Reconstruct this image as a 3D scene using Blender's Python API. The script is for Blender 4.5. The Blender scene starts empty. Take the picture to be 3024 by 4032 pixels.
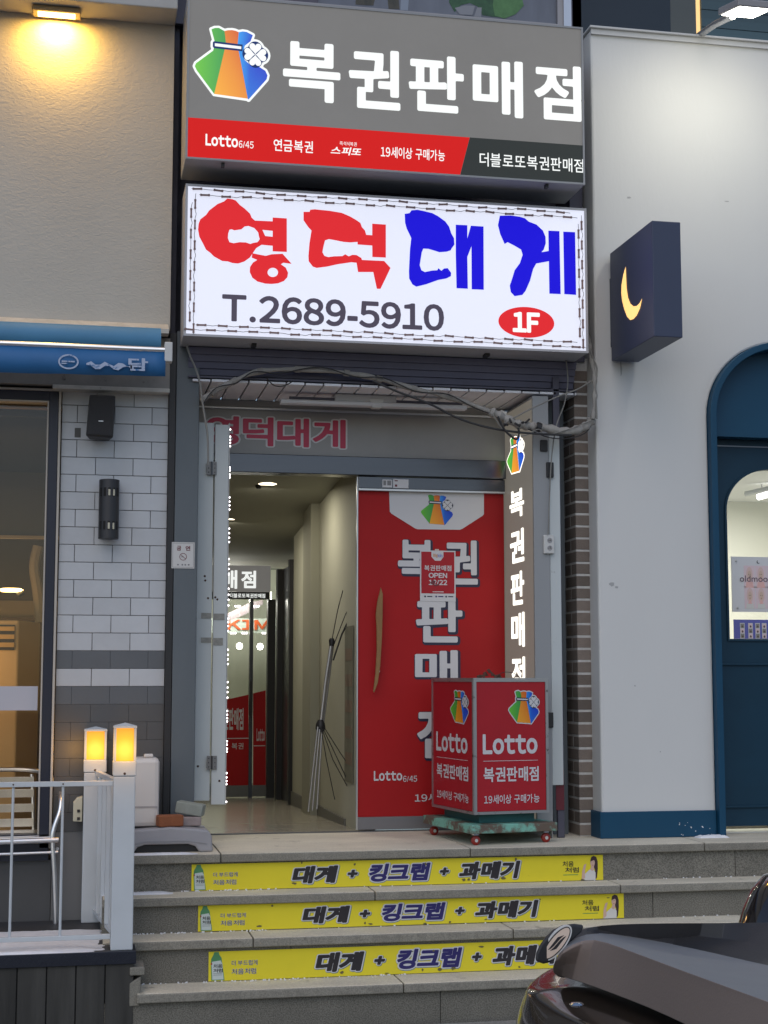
import bpy, bmesh, math, random
import numpy as np
from mathutils import Vector, Matrix
random.seed(7)
R = math.radians
SC = bpy.context.scene
COL = SC.collection

# ------------------------------------------------------------------ camera, sky, sun, exposure
CAM_Z = 0.85
YAW, PITCH = R(11.4), R(6.15)
cd = bpy.data.cameras.new('camera'); cam = bpy.data.objects.new('camera', cd); COL.objects.link(cam)
cd.sensor_width = 36; cd.lens = 36 * 3323 / 2212; cd.clip_start = 0.05; cd.clip_end = 500
cam.location = (0, 0, CAM_Z); cam.rotation_euler = (R(90) + PITCH, 0, -YAW)
SC.camera = cam
w = bpy.data.worlds.new('World'); SC.world = w; w.use_nodes = True
nt = w.node_tree; bg = nt.nodes['Background']
sky = nt.nodes.new('ShaderNodeTexSky'); sky.sky_type = 'NISHITA'; sky.sun_disc = False
SUN_EL, SUN_AZ = 48, 200        # veiled sun of a dull winter dusk, from the street side
sky.sun_elevation = R(SUN_EL); sky.sun_rotation = R(SUN_AZ); sky.dust_density = 1.5; sky.air_density = 1.0; sky.ozone_density = 1.5
nt.links.new(sky.outputs[0], bg.inputs[0]); bg.inputs[1].default_value = 0.13
sd = bpy.data.lights.new('sun', 'SUN'); sd.energy = 0.3; sd.angle = R(60); sd.color = (1.0, 0.97, 0.93)
so = bpy.data.objects.new('sun', sd); COL.objects.link(so)
_a = R(SUN_AZ); _e = R(SUN_EL)
sdir = Vector((math.sin(_a) * math.cos(_e), math.cos(_a) * math.cos(_e), math.sin(_e)))
so.rotation_euler = sdir.to_track_quat('Z', 'Y').to_euler()
SC.view_settings.view_transform = 'Standard'; SC.view_settings.look = 'None'
SC.view_settings.exposure = 0.0; SC.view_settings.gamma = 1.0; SC.view_settings.use_curve_mapping = False

# ------------------------------------------------------------------ survey: measured photo point -> place in the world
_cy, _sy, _cp, _sp = math.cos(YAW), math.sin(YAW), math.cos(PITCH), math.sin(PITCH)
FPX = 3323 / 0.5486
def ray(x, y):
    a, b = (x - 1512) / FPX, (y - 2016) / FPX
    fy, up = _cp + _sp * b, _sp - _cp * b        # forward and up parts in the yawed frame
    return (a * _cy + fy * _sy, -a * _sy + fy * _cy, up)
def A(x, y, Y):                                    # on the upright plane at depth Y
    d = ray(x, y); k = Y / d[1]; return Vector((d[0] * k, Y, d[2] * k + CAM_Z))
def AZ(x, y, Z):                                   # on the level plane at height Z
    d = ray(x, y); k = (Z - CAM_Z) / d[2]; return Vector((d[0] * k, d[1] * k, Z))
def AX(x, y, X):
    d = ray(x, y); k = X / d[0]; return Vector((X, d[1] * k, d[2] * k + CAM_Z))

# ------------------------------------------------------------------ materials
def lin(r, g, b):
    f = lambda c: (c / 255 / 12.92) if c / 255 <= 0.04045 else ((c / 255 + 0.055) / 1.055) ** 2.4
    return (f(r), f(g), f(b))
MATS = {}
def M(name, col=(.5, .5, .5), rough=.6, metal=0., var=0., vscale=6., col2=None, stretch=(1, 1, 1), bump=0., bscale=40., bstretch=None,
      speck=None, emit=None, estr=0., coat=0., spec=.5, rnd=0., brot=None, attr=False, trans=0., dirt=None, dscale=3., dthr=.55):
    m = bpy.data.materials.new(name); m.use_nodes = True; MATS[name] = m
    n = m.node_tree; L = n.links; P = n.nodes['Principled BSDF']
    P.inputs['Roughness'].default_value = rough; P.inputs['Metallic'].default_value = metal
    P.inputs['Specular IOR Level'].default_value = spec
    P.inputs['Coat Weight'].default_value = coat; P.inputs['Transmission Weight'].default_value = trans
    c4 = (*col, 1)
    P.inputs['Base Color'].default_value = c4
    def node(t, **k):
        x = n.nodes.new(t)
        for a, b in k.items(): setattr(x, a, b)
        return x
    geo = node('ShaderNodeNewGeometry')
    def coords(st):
        mp = node('ShaderNodeMapping'); mp.inputs['Scale'].default_value = st
        L.new(geo.outputs['Position'], mp.inputs['Vector']); return mp.outputs[0]
    cur = None
    def base():
        if cur is not None: return cur
        rgb = node('ShaderNodeRGB'); rgb.outputs[0].default_value = c4; return rgb.outputs[0]
    def mix(fac, a, b, mode='MIX'):
        x = node('ShaderNodeMix', data_type='RGBA', blend_type=mode)
        L.new(fac, x.inputs[0]) if not isinstance(fac, float) else setattr(x.inputs[0], 'default_value', fac)
        L.new(a, x.inputs[6])
        if isinstance(b, tuple): x.inputs[7].default_value = (*b, 1)
        else: L.new(b, x.inputs[7])
        return x.outputs[2]
    if attr:
        at = node('ShaderNodeAttribute', attribute_name='Col'); cur = at.outputs['Color'] if estr == 0 else None
    if var > 0:
        nz = node('ShaderNodeTexNoise'); nz.inputs['Scale'].default_value = vscale; nz.inputs['Detail'].default_value = 7
        nz.inputs['Roughness'].default_value = .62
        L.new(coords(stretch), nz.inputs['Vector'])
        rp = node('ShaderNodeMapRange'); rp.inputs[1].default_value = .32; rp.inputs[2].default_value = .68
        rp.inputs[3].default_value = 0; rp.inputs[4].default_value = var
        L.new(nz.outputs['Fac'], rp.inputs[0])
        cur = mix(rp.outputs[0], base(), col2 if col2 else tuple(c * .35 for c in col))
    if dirt:
        nz = node('ShaderNodeTexNoise'); nz.inputs['Scale'].default_value = dscale; nz.inputs['Detail'].default_value = 9
        nz.inputs['Roughness'].default_value = .7
        L.new(coords((1, 1, 1)), nz.inputs['Vector'])
        rp = node('ShaderNodeMapRange'); rp.inputs[1].default_value = dthr; rp.inputs[2].default_value = dthr + .09
        L.new(nz.outputs['Fac'], rp.inputs[0]); cur = mix(rp.outputs[0], base(), dirt)
    if speck:
        nz = node('ShaderNodeTexNoise'); nz.inputs['Scale'].default_value = speck[0]; nz.inputs['Detail'].default_value = 3
        L.new(coords((1, 1, 1)), nz.inputs['Vector'])
        rp = node('ShaderNodeMapRange'); rp.inputs[1].default_value = .40; rp.inputs[2].default_value = .62
        rp.inputs[3].default_value = 0; rp.inputs[4].default_value = speck[2]
        L.new(nz.outputs['Fac'], rp.inputs[0]); cur = mix(rp.outputs[0], base(), speck[1])
    if rnd > 0:
        oi = node('ShaderNodeObjectInfo'); mr = node('ShaderNodeMapRange'); mr.inputs[3].default_value = 1 - rnd; mr.inputs[4].default_value = 1 + rnd
        L.new(oi.outputs['Random'], mr.inputs[0])
        cc = node('ShaderNodeCombineColor')
        for i in range(3): L.new(mr.outputs[0], cc.inputs[i])
        cur = mix(1.0, base(), cc.outputs[0], 'MULTIPLY')
    if cur is not None: L.new(cur, P.inputs['Base Color'])
    if bump > 0:
        nz = node('ShaderNodeTexNoise'); nz.inputs['Scale'].default_value = bscale; nz.inputs['Detail'].default_value = 5
        src = coords(bstretch or stretch)
        if brot:
            src.node.inputs['Rotation'].default_value = brot; nz.inputs['Distortion'].default_value = 1.2
        L.new(src, nz.inputs['Vector'])
        bp = node('ShaderNodeBump'); bp.inputs['Strength'].default_value = bump; bp.inputs['Distance'].default_value = .004
        L.new(nz.outputs['Fac'], bp.inputs['Height']); L.new(bp.outputs[0], P.inputs['Normal'])
    if estr > 0:
        P.inputs['Emission Strength'].default_value = estr
        if attr: L.new(at.outputs['Color'], P.inputs['Emission Color'])
        else: P.inputs['Emission Color'].default_value = (*(emit or col), 1)
    return m
def glass(name, tint=(1, 1, 1), refl=.08):
    m = bpy.data.materials.new(name); m.use_nodes = True; n = m.node_tree; n.nodes.clear(); L = n.links
    o = n.nodes.new('ShaderNodeOutputMaterial'); mx = n.nodes.new('ShaderNodeMixShader'); t = n.nodes.new('ShaderNodeBsdfTransparent')
    g = n.nodes.new('ShaderNodeBsdfGlossy'); g.inputs['Roughness'].default_value = .02
    t.inputs[0].default_value = (*tint, 1); mx.inputs[0].default_value = refl
    L.new(t.outputs[0], mx.inputs[1]); L.new(g.outputs[0], mx.inputs[2]); L.new(mx.outputs[0], o.inputs[0]); return m

# ------------------------------------------------------------------ object helpers
LOC = {}
def wl(o): return LOC.get(o.name, Vector((0, 0, 0)))
def thing(name, label, cat, loc=(0, 0, 0), group=None):
    o = bpy.data.objects.new(name, None); COL.objects.link(o); o.location = loc; o.empty_display_size = .1
    LOC[o.name] = Vector(loc); o['label'] = label; o['category'] = cat
    if group: o['group'] = group
    return o
def tag(o, label, cat, group=None):
    o['label'] = label; o['category'] = cat
    if group: o['group'] = group
    return o
def place(name, verts, faces, mat, parent=None, smooth=False, bevel=0, label=None, colors=None, sharp=None, kind=None, mats=None):
    V = [Vector(v) for v in verts]
    lo = Vector((min(v[i] for v in V) for i in range(3))); hi = Vector((max(v[i] for v in V) for i in range(3)))
    c = (lo + hi) / 2
    if parent is None: c.z = lo.z
    me = bpy.data.meshes.new(name); me.from_pydata([v - c for v in V], [], faces)
    me.materials.append(mat)
    if colors is not None:
        ca = me.color_attributes.new('Col', 'FLOAT_COLOR', 'POINT')
        for i, k in enumerate(colors): ca.data[i].color = (*k, 1)
    o = bpy.data.objects.new(name, me); COL.objects.link(o)
    LOC[o.name] = c
    o.location = c - (wl(parent) if parent else Vector((0, 0, 0)))
    if parent: o.parent = parent
    if smooth:
        for p in me.polygons: p.use_smooth = True
        if sharp != 0:
            md = o.modifiers.new('Edge', 'EDGE_SPLIT'); md.split_angle = R(sharp or 40)
    if bevel:
        md = o.modifiers.new('Bevel', 'BEVEL'); md.width = bevel; md.segments = 2; md.limit_method = 'ANGLE'; md.angle_limit = R(40)
    if label: o['label'] = label
    if kind: o['kind'] = kind
    return o
class MB:
    def __init__(s): s.v = []; s.f = []
    def add(s, vs, fs):
        k = len(s.v); s.v += [tuple(v) for v in vs]; s.f += [tuple(i + k for i in f) for f in fs]; return s
    def box(s, x0, x1, y0, y1, z0, z1):
        return s.add([(x0, y0, z0), (x1, y0, z0), (x1, y1, z0), (x0, y1, z0), (x0, y0, z1), (x1, y0, z1), (x1, y1, z1), (x0, y1, z1)],
                     [(0, 3, 2, 1), (4, 5, 6, 7), (0, 1, 5, 4), (1, 2, 6, 5), (2, 3, 7, 6), (3, 0, 4, 7)])
    def obox(s, o, ex, ey, ez, a0, a1, b0, b1, c0, c1):     # box in a local frame
        o, ex, ey, ez = map(Vector, (o, ex, ey, ez))
        P = lambda a, b, c: o + ex * a + ey * b + ez * c
        return s.add([P(a0, b0, c0), P(a1, b0, c0), P(a1, b1, c0), P(a0, b1, c0), P(a0, b0, c1), P(a1, b0, c1), P(a1, b1, c1), P(a0, b1, c1)],
                     [(0, 3, 2, 1), (4, 5, 6, 7), (0, 1, 5, 4), (1, 2, 6, 5), (2, 3, 7, 6), (3, 0, 4, 7)])
    def quad(s, *p): return s.add(p, [tuple(range(len(p)))])
    def prism(s, pts, d):                                   # planar loop pushed along vector d
        n = len(pts); d = Vector(d); a = [Vector(p) for p in pts]; b = [p + d for p in a]
        return s.add(a + b, [tuple(range(n)), tuple(reversed(range(n, 2 * n)))] + [(i, i + n, (i + 1) % n + n, (i + 1) % n) for i in range(n)])
    def tube(s, path, r, n=8, cap=True, closed=False):
        path = [Vector(p) for p in path]; rs = r if isinstance(r, (list, tuple)) else [r] * len(path)
        k = len(path); vs = []; up = Vector((0, 0, 1)); prev = None
        for i, p in enumerate(path):
            if closed: t = path[(i + 1) % k] - path[i - 1]
            else: t = path[min(i + 1, k - 1)] - path[max(i - 1, 0)]
            t.normalize()
            if prev is None:
                a = t.orthogonal().normalized()
            else:
                a = prev - t * prev.dot(t)
                if a.length < 1e-5: a = t.orthogonal()
                a.normalize()
            prev = a; b = t.cross(a)
            for j in range(n):
                q = 2 * math.pi * j / n; vs.append(p + (a * math.cos(q) + b * math.sin(q)) * rs[i])
        fs = []
        for i in range(k if closed else k - 1):
            for j in range(n):
                fs.append((i * n + j, i * n + (j + 1) % n, ((i + 1) % k) * n + (j + 1) % n, ((i + 1) % k) * n + j))
        if cap and not closed: fs += [tuple(reversed(range(n))), tuple(range((k - 1) * n, k * n))]
        return s.add(vs, fs)
    def lathe(s, c, prof, n=20, axis=(0, 0, 1)):
        c = Vector(c); ax = Vector(axis).normalized(); a = ax.orthogonal().normalized(); b = ax.cross(a); vs = []; fs = []
        for r, h in prof:
            for j in range(n):
                q = 2 * math.pi * j / n; vs.append(c + ax * h + (a * math.cos(q) + b * math.sin(q)) * r)
        for i in range(len(prof) - 1):
            for j in range(n): fs.append((i * n + j, i * n + (j + 1) % n, (i + 1) * n + (j + 1) % n, (i + 1) * n + j))
        fs += [tuple(reversed(range(n))), tuple(range((len(prof) - 1) * n, len(prof) * n))]
        return s.add(vs, fs)
    def build(s, name, mat, parent=None, **k): return place(name, s.v, s.f, mat, parent, **k)
def BX(name, mat, parent, x0, x1, y0, y1, z0, z1, **k): return MB().box(min(x0, x1), max(x0, x1), min(y0, y1), max(y0, y1), min(z0, z1), max(z0, z1)).build(name, mat, parent, **k)
def dup(o, loc, parent=None):
    c = o.copy(); COL.objects.link(c); c.location = loc
    if parent: c.parent = parent
    return c
def smooth_path(pts, n=6):
    pts = [Vector(p) for p in pts]; out = []
    for i in range(len(pts) - 1):
        p0, p1, p2, p3 = pts[max(i - 1, 0)], pts[i], pts[i + 1], pts[min(i + 2, len(pts) - 1)]
        for k in range(n):
            t = k / n
            out.append(.5 * (2 * p1 + (p2 - p0) * t + (2 * p0 - 5 * p1 + 4 * p2 - p3) * t * t + (3 * p1 - p0 - 3 * p2 + p3) * t ** 3))
    out.append(pts[-1]); return out

# ------------------------------------------------------------------ flat print: lettering and emblems as thin fills on a plane
class Plane:
    def __init__(s, o, ex, ey):
        s.o, s.ex, s.ey = Vector(o), Vector(ex).normalized(), Vector(ey).normalized(); s.n = s.ex.cross(s.ey)
    def p(s, x, y, lift=0): return s.o + s.ex * x + s.ey * y + s.n * lift
def front(Y): return Plane((0, Y, 0), (1, 0, 0), (0, 0, 1))
def fill(polys):
    cu = bpy.data.curves.new('fill', 'CURVE'); cu.dimensions = '2D'; cu.fill_mode = 'BOTH'
    for p in polys:
        sp = cu.splines.new('POLY'); sp.points.add(len(p) - 1); sp.use_cyclic_u = True
        for i, q in enumerate(p): sp.points[i].co = (q[0], q[1], 0, 1)
    o = bpy.data.objects.new('fill', cu); me = o.to_mesh()
    v = [(q.co.x, q.co.y) for q in me.vertices]; f = [tuple(q.vertices) for q in me.polygons]
    o.to_mesh_clear(); bpy.data.objects.remove(o); bpy.data.curves.remove(cu); return v, f
def flat(name, pl, polys, mat, parent, lift=.0015, colorf=None, **k):
    v, f = fill(polys)
    if not f: return None
    cols = [colorf(*q) for q in v] if colorf else None
    P3 = [pl.p(x, y, lift) for x, y in v]
    a, b, c = (P3[i] for i in f[0][:3])
    if (b - a).cross(c - a).dot(pl.n) < 0: f = [tuple(reversed(t)) for t in f]
    return place(name, P3, f, mat, parent, colors=cols, **k)
def rect(x0, x1, y0, y1): return [(x0, y0), (x1, y0), (x1, y1), (x0, y1)]
def ellipse(cx, cy, rx, ry, n=32, rot=0):
    c, s = math.cos(rot), math.sin(rot)
    return [(cx + rx * math.cos(t) * c - ry * math.sin(t) * s, cy + rx * math.cos(t) * s + ry * math.sin(t) * c) for t in (2 * math.pi * i / n for i in range(n))]
def contour(polys, d, cell):
    """outline of the union of polys grown by d (signed distance grid, marching squares)"""
    S = []
    for p in polys:
        for i in range(len(p)): S.append((*p[i], *p[(i + 1) % len(p)]))
    S = np.array(S, float); lo = np.minimum(S[:, :2], S[:, 2:]).min(0) - d - 2 * cell; hi = np.maximum(S[:, :2], S[:, 2:]).max(0) + d + 2 * cell
    xs = np.arange(lo[0], hi[0] + cell, cell); ys = np.arange(lo[1], hi[1] + cell, cell)
    gx, gy = np.meshgrid(xs, ys); X, Y = gx.ravel(), gy.ravel(); D = np.full(X.size, 1e9); W = np.zeros(X.size, int)
    for x0, y0, x1, y1 in S:
        dx, dy = x1 - x0, y1 - y0; l2 = dx * dx + dy * dy + 1e-18
        t = np.clip(((X - x0) * dx + (Y - y0) * dy) / l2, 0, 1)
        D = np.minimum(D, (X - x0 - t * dx) ** 2 + (Y - y0 - t * dy) ** 2)
        cr = dx * (Y - y0) - dy * (X - x0)
        W += ((y0 <= Y) & (y1 > Y) & (cr > 0)).astype(int) - ((y0 > Y) & (y1 <= Y) & (cr < 0)).astype(int)
    F = (np.where(W != 0, -1, 1) * np.sqrt(D) - d).reshape(gx.shape); F[np.abs(F) < 1e-9] = 1e-9
    ins = F < 0; code = ins[:-1, :-1] * 1 + ins[:-1, 1:] * 2 + ins[1:, 1:] * 4 + ins[1:, :-1] * 8
    seg = {1: [(3, 0)], 2: [(0, 1)], 3: [(3, 1)], 4: [(1, 2)], 5: [(3, 2), (1, 0)], 6: [(0, 2)], 7: [(3, 2)], 8: [(2, 3)], 9: [(2, 0)], 10: [(2, 1), (0, 3)], 11: [(2, 1)], 12: [(1, 3)], 13: [(1, 0)], 14: [(0, 3)]}
    nxt = {}; pt = {}
    def ek(i, j, e):
        k = ('h', i, j) if e == 0 else ('v', i, j + 1) if e == 1 else ('h', i + 1, j) if e == 2 else ('v', i, j)
        if k not in pt:
            if k[0] == 'h': a, b = F[k[1], k[2]], F[k[1], k[2] + 1]; pt[k] = (xs[k[2]] + cell * a / (a - b), ys[k[1]])
            else: a, b = F[k[1], k[2]], F[k[1] + 1, k[2]]; pt[k] = (xs[k[2]], ys[k[1]] + cell * a / (a - b))
        return k
    for i, j in zip(*np.nonzero((code > 0) & (code < 15))):
        for a, b in seg[int(code[i, j])]: nxt[ek(i, j, a)] = ek(i, j, b)
    out = []
    while nxt:
        s0, k = next(iter(nxt.items())); del nxt[s0]; lp = [s0]
        while k != s0 and k in nxt: lp.append(k); k = nxt.pop(k)
        q = [pt[a] for a in lp]
        keep = [q[0]]
        for i in range(1, len(q)):
            a, b, c = keep[-1], q[i], q[(i + 1) % len(q)]
            L = math.hypot(c[0] - a[0], c[1] - a[1]) + 1e-12
            if abs((c[0] - a[0]) * (b[1] - a[1]) - (c[1] - a[1]) * (b[0] - a[0])) / L > cell * .07: keep.append(b)
        if len(keep) > 2: out.append(keep)
    return out
_GL = {}
def _loops(body):
    cu = bpy.data.curves.new('type', 'FONT'); cu.body = body; cu.resolution_u = 4; cu.fill_mode = 'NONE'
    o = bpy.data.objects.new('type', cu); COL.objects.link(o)
    dg = bpy.context.evaluated_depsgraph_get(); me = o.evaluated_get(dg).to_mesh()
    co = [(v.co.x, v.co.y) for v in me.vertices]; adj = {}
    for e in me.edges:
        a, b = e.vertices; adj.setdefault(a, []).append(b); adj.setdefault(b, []).append(a)
    loops = []; seen = set()
    for s in adj:
        if s in seen: continue
        lp = [s]; seen.add(s); c = s
        while True:
            n_ = [q for q in adj[c] if q not in seen]
            if not n_: break
            c = n_[0]; seen.add(c); lp.append(c)
        if len(lp) > 2: loops.append([co[q] for q in lp])
    bpy.data.objects.remove(o); bpy.data.curves.remove(cu); return loops
def glyphs(body, track=.0):
    """outlines of a line of type; Latin letters and digits come from the same sans as the Hangul, set closer together"""
    if body in _GL: return _GL[body]
    if body == 'oldmoon': _GL[body] = _loops(body); return _GL[body]
    out = []; x = 0.
    for ch in body:
        if ch == ' ': x += .28; continue
        wide = chr(ord(ch) + 0xFEE0) if ch.isascii() and ch.isalnum() else ch
        if wide not in _GL: _GL[wide] = _loops(wide)
        lp = _GL[wide]; x0 = min(q[0] for p in lp for q in p); x1 = max(q[0] for p in lp for q in p)
        gap = .05 if ch.isascii() else .075
        if ch in '.': gap = .10
        out += [[(q[0] - x0 + x + gap, q[1]) for q in p] for p in lp]; x += x1 - x0 + 2 * gap
    if len(body) > 1 or body.isascii(): _GL[body + '\0'] = out
    return out
_BO = {}
def bold(body, d, cell=.014):
    k = (body, d, cell)
    if k not in _BO:
        gl = glyphs(body)
        # nested loops: turn them so that inside counts come out right, then grow
        def area(p): return sum(p[i][0] * p[(i + 1) % len(p)][1] - p[(i + 1) % len(p)][0] * p[i][1] for i in range(len(p))) / 2
        def inside(q, p):
            r = False
            for i in range(len(p)):
                a, b = p[i], p[(i + 1) % len(p)]
                if (a[1] > q[1]) != (b[1] > q[1]) and q[0] < (b[0] - a[0]) * (q[1] - a[1]) / (b[1] - a[1]) + a[0]: r = not r
            return r
        fixed = []
        for i, p in enumerate(gl):
            dep = sum(inside(p[0], q) for j, q in enumerate(gl) if j != i)
            if (area(p) > 0) != (dep % 2 == 0): p = p[::-1]
            fixed.append(p)
        # group by reach in x to keep grids small
        bx = sorted([(min(q[0] for q in p), max(q[0] for q in p), p) for p in fixed], key=lambda t: t[0]); groups = []
        for a, b, p in bx:
            if groups and a < groups[-1][0] + 2 * d + 3 * cell: groups[-1][1].append(p); groups[-1][0] = max(groups[-1][0], b)
            else: groups.append([b, [p]])
        out = []
        for _, g in groups: out += contour(g, d, cell)
        _BO[k] = out
    return _BO[k]
def bounds(polys):
    xs = [q[0] for p in polys for q in p]; ys = [q[1] for p in polys for q in p]; return min(xs), max(xs), min(ys), max(ys)
def txt(pl, parent, body, box, layers, fit=None, shear=0., name='lettering', cell=.014, vertical=False):
    """layers: (grow, material, lift, dx, dy); the glyphs grown by fit fill box = x0,x1,y0,y1 on the plane"""
    fit = layers[-1][0] if fit is None else fit
    a0, a1, b0, b1 = bounds(bold(body, fit, cell)); x0, x1, y0, y1 = box
    x0, x1 = min(x0, x1), max(x0, x1); y0, y1 = min(y0, y1), max(y0, y1)
    h = y1 - y0; wd = (x1 - x0) - abs(shear) * h; sx = wd / (a1 - a0); sy = h / (b1 - b0); res = None
    for ly in layers:
        g, m, lift = ly[:3]; dx, dy = ly[3:] if len(ly) > 3 else (0, 0)
        ps = [[(x0 + (q[0] - a0) * sx + shear * (q[1] - b0) * sy + dx, y0 + (q[1] - b0) * sy + dy) for q in p] for p in bold(body, g, cell)]
        r = flat(name, pl, ps, m, parent, lift); res = res or r
    return res
def pbox(x0, y0, x1, y1, Y):      # box on the plane at Y from measured left, top, right, bottom (mid-edges)
    xm, ym = (x0 + x1) / 2, (y0 + y1) / 2
    return A(x0, ym, Y).x, A(x1, ym, Y).x, A(xm, y1, Y).z, A(xm, y0, Y).z

# the lucky-bag emblem, drawn once in unit space (0..1 in both directions, y up)
def _u(pts): return [((x - 825) / 345, (440 - y) / 330) for x, y in pts]
BAG = dict(
    green=_u([(905, 131), (920, 124), (938, 122), (964, 134), (971, 186), (962, 232), (921, 416), (842, 318), (833, 300), (838, 287), (914, 225), (922, 190)]),
    orange=_u([(964, 134), (980, 129), (998, 127), (1014, 129), (1028, 134), (1024, 186), (1028, 215), (1072, 426), (921, 416), (962, 232), (971, 186)]),
    blue=_u([(1028, 134), (1046, 129), (1064, 130), (1092, 142), (1082, 170), (1056, 192), (1048, 225), (1056, 255), (1080, 274), (1120, 280), (1150, 296), (1160, 316), (1156, 334), (1075, 430), (1072, 426), (1028, 215), (1024, 186)]))
def _heart(cx, cy, ang, s):
    p = []
    for i in range(28):
        t = 2 * math.pi * i / 28
        x = 16 * math.sin(t) ** 3; y = 13 * math.cos(t) - 5 * math.cos(2 * t) - 2 * math.cos(3 * t) - math.cos(4 * t) + 17
        x, y = x * s, y * s
        p.append((cx + x * math.cos(ang) - y * math.sin(ang), cy + x * math.sin(ang) + y * math.cos(ang)))
    return p
_hearts = [_heart(1104, -228, math.pi / 2 * i, 1.72) for i in range(4)]
_unit = lambda ps: [[((x - 825) / 345, (440 + y) / 330) for x, y in p] for p in ps]
BAG['clover'] = _unit(_hearts)
_blob = contour([ellipse(1104 + 26 * math.cos(a), -228 + 26 * math.sin(a), 33, 33, 20) for a in (0, math.pi / 2, math.pi, -math.pi / 2)], 0, 3)
BAG['blob'] = _unit(_blob)
BAG['bar'] = _unit([[(912, -188), (918, -183), (1046, -188), (1046, -218), (918, -214), (912, -208)]])
BAG['barin'] = _unit([[(921, -192), (1040, -197), (1040, -209), (921, -205)]])
_all = [[(x * 345, y * 330) for x, y in p] for p in ([BAG['green'], BAG['orange'], BAG['blue']] + BAG['blob'] + BAG['bar'])]
BAG['halo'] = [[(x / 345, y / 330) for x, y in p] for p in contour([p if sum(p[i][0] * p[(i + 1) % len(p)][1] - p[(i + 1) % len(p)][0] * p[i][1] for i in range(len(p))) > 0 else p[::-1] for p in _all], 10, 4)]
def bag(pl, parent, box, mcol, mwhite, mnavy, lift=.0015, halo=True):
    x0, x1, y0, y1 = box; x0, x1 = min(x0, x1), max(x0, x1); y0, y1 = min(y0, y1), max(y0, y1)
    T = lambda p: [(x0 + (x1 - x0) * a, y0 + (y1 - y0) * b) for a, b in p]
    ix = lambda x: (x - x0) / (x1 - x0); iy = lambda y: (y - y0) / (y1 - y0)
    mixc = lambda a, b, t: tuple(a[i] + (b[i] - a[i]) * max(0, min(1, t)) for i in range(3))
    if halo: flat('emblem_outline', pl, [T(p) for p in BAG['halo']], mwhite, parent, lift)
    e = .0006
    flat('emblem_green', pl, [T(BAG['green'])], mcol, parent, lift + e, lambda x, y: mixc((.13, .52, .03), (.03, .30, .06), (ix(x) - .05) / .36))
    flat('emblem_orange', pl, [T(BAG['orange'])], mcol, parent, lift + e * 1.5, lambda x, y: mixc((.90, .40, .02), (.62, .085, .006), iy(y) * .75 + (ix(x) - .42) * 1.5))
    flat('emblem_blue', pl, [T(BAG['blue'])], mcol, parent, lift + e, lambda x, y: mixc((.02, .30, .80), (.002, .045, .55), (ix(x) - .64) / .14 + iy(y) * .3))
    flat('emblem_clasp', pl, [T(p) for p in BAG['blob']], mnavy, parent, lift + e * 2.2)
    flat('emblem_cord', pl, [T(p) for p in BAG['bar']], mnavy, parent, lift + e * 2.6)
    flat('emblem_cord', pl, [T(p) for p in BAG['barin']], mwhite, parent, lift + e * 3.2)
    for p in BAG['clover']: flat('emblem_leaf', pl, [T(p)], mwhite, parent, lift + e * 3.2)

# ------------------------------------------------------------------ palette
plaster = M('plaster', (.52, .49, .435), .92, var=.4, vscale=1.8, col2=(.40, .375, .33), bump=.55, bscale=42, bstretch=(.7, 1, 1.15), brot=(0, .6, 0), dirt=(.24, .225, .20), dscale=30, dthr=.685)
plaster_trim = M('plaster_trim', (.55, .53, .48), .8, var=.35, vscale=14, dirt=(.12, .10, .08), dscale=16, dthr=.62)
soffit_m = M('soffit_paint', (.48, .47, .45), .8, var=.2, vscale=5)
lintel_m = M('lintel_render', (.26, .25, .235), .85, var=.3, vscale=9, dirt=(.06, .055, .05), dscale=9, dthr=.62, bump=.3)
tile_w = M('white_wall_tile', (.53, .55, .575), .38, var=.12, vscale=9, rnd=.05, bump=.05)
tile_g = M('grey_wall_tile', (.115, .125, .137), .5, var=.12, vscale=9, rnd=.02)
tile_d = M('dark_wall_tile', (.095, .096, .098), .6, var=.18, vscale=5, rnd=.03)
grout = M('grout', (.19, .19, .19), .9)
navy_frame = M('navy_frame', (.010, .014, .032), .4, var=.1)
cream_trim = M('cream_trim', (.50, .46, .40), .6)
white_wall = M('white_render', (.67, .67, .655), .75, var=.22, vscale=1.3, col2=(.55, .55, .535), stretch=(1, 1, .35), bump=.2, bscale=45, dirt=(.46, .455, .44), dscale=9, dthr=.735)
navy = M('navy_paint', (.007, .062, .125), .5, var=.22, vscale=5, col2=(.005, .043, .09), bump=.06, spec=.3)
navy_dk = M('navy_paint_door', (.006, .040, .075), .5, var=.2, vscale=5, spec=.3)
post_grey = M('grey_column_paint', (.115, .135, .15), .5, var=.28, vscale=4, col2=(.06, .075, .085), stretch=(1, 1, .4))
panel_w = M('white_sheet_metal', (.56, .60, .60), .5, var=.2, vscale=5, col2=(.42, .44, .43), stretch=(1, 1, .35), dirt=(.16, .14, .12), dscale=11, dthr=.67)
dark_steel = M('dark_steel', (.085, .082, .115), .55, var=.3, vscale=6, metal=.0)
rust_steel = M('rusty_louver', (.13, .13, .19), .6, var=.25, vscale=5, dirt=(.14, .06, .03), dscale=5, dthr=.64)
slat_m = M('ceiling_slat', (.84, .84, .88), .5, var=.15, vscale=8, rnd=.05)
steel = M('brushed_steel', (.10, .107, .125), .24, metal=.85, var=.12, vscale=10, stretch=(.2, 1, 6))
steel_lt = M('light_steel', (.55, .56, .58), .3, metal=.8)
alu = M('aluminium', (.86, .86, .86), .30, metal=1.)
chrome = M('chrome', (.8, .8, .8), .12, metal=1.)
fascia_m = M('fascia_film', (.31, .305, .30), .35, var=.2, vscale=3, dirt=(.09, .09, .09), dscale=14, dthr=.69)
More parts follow.
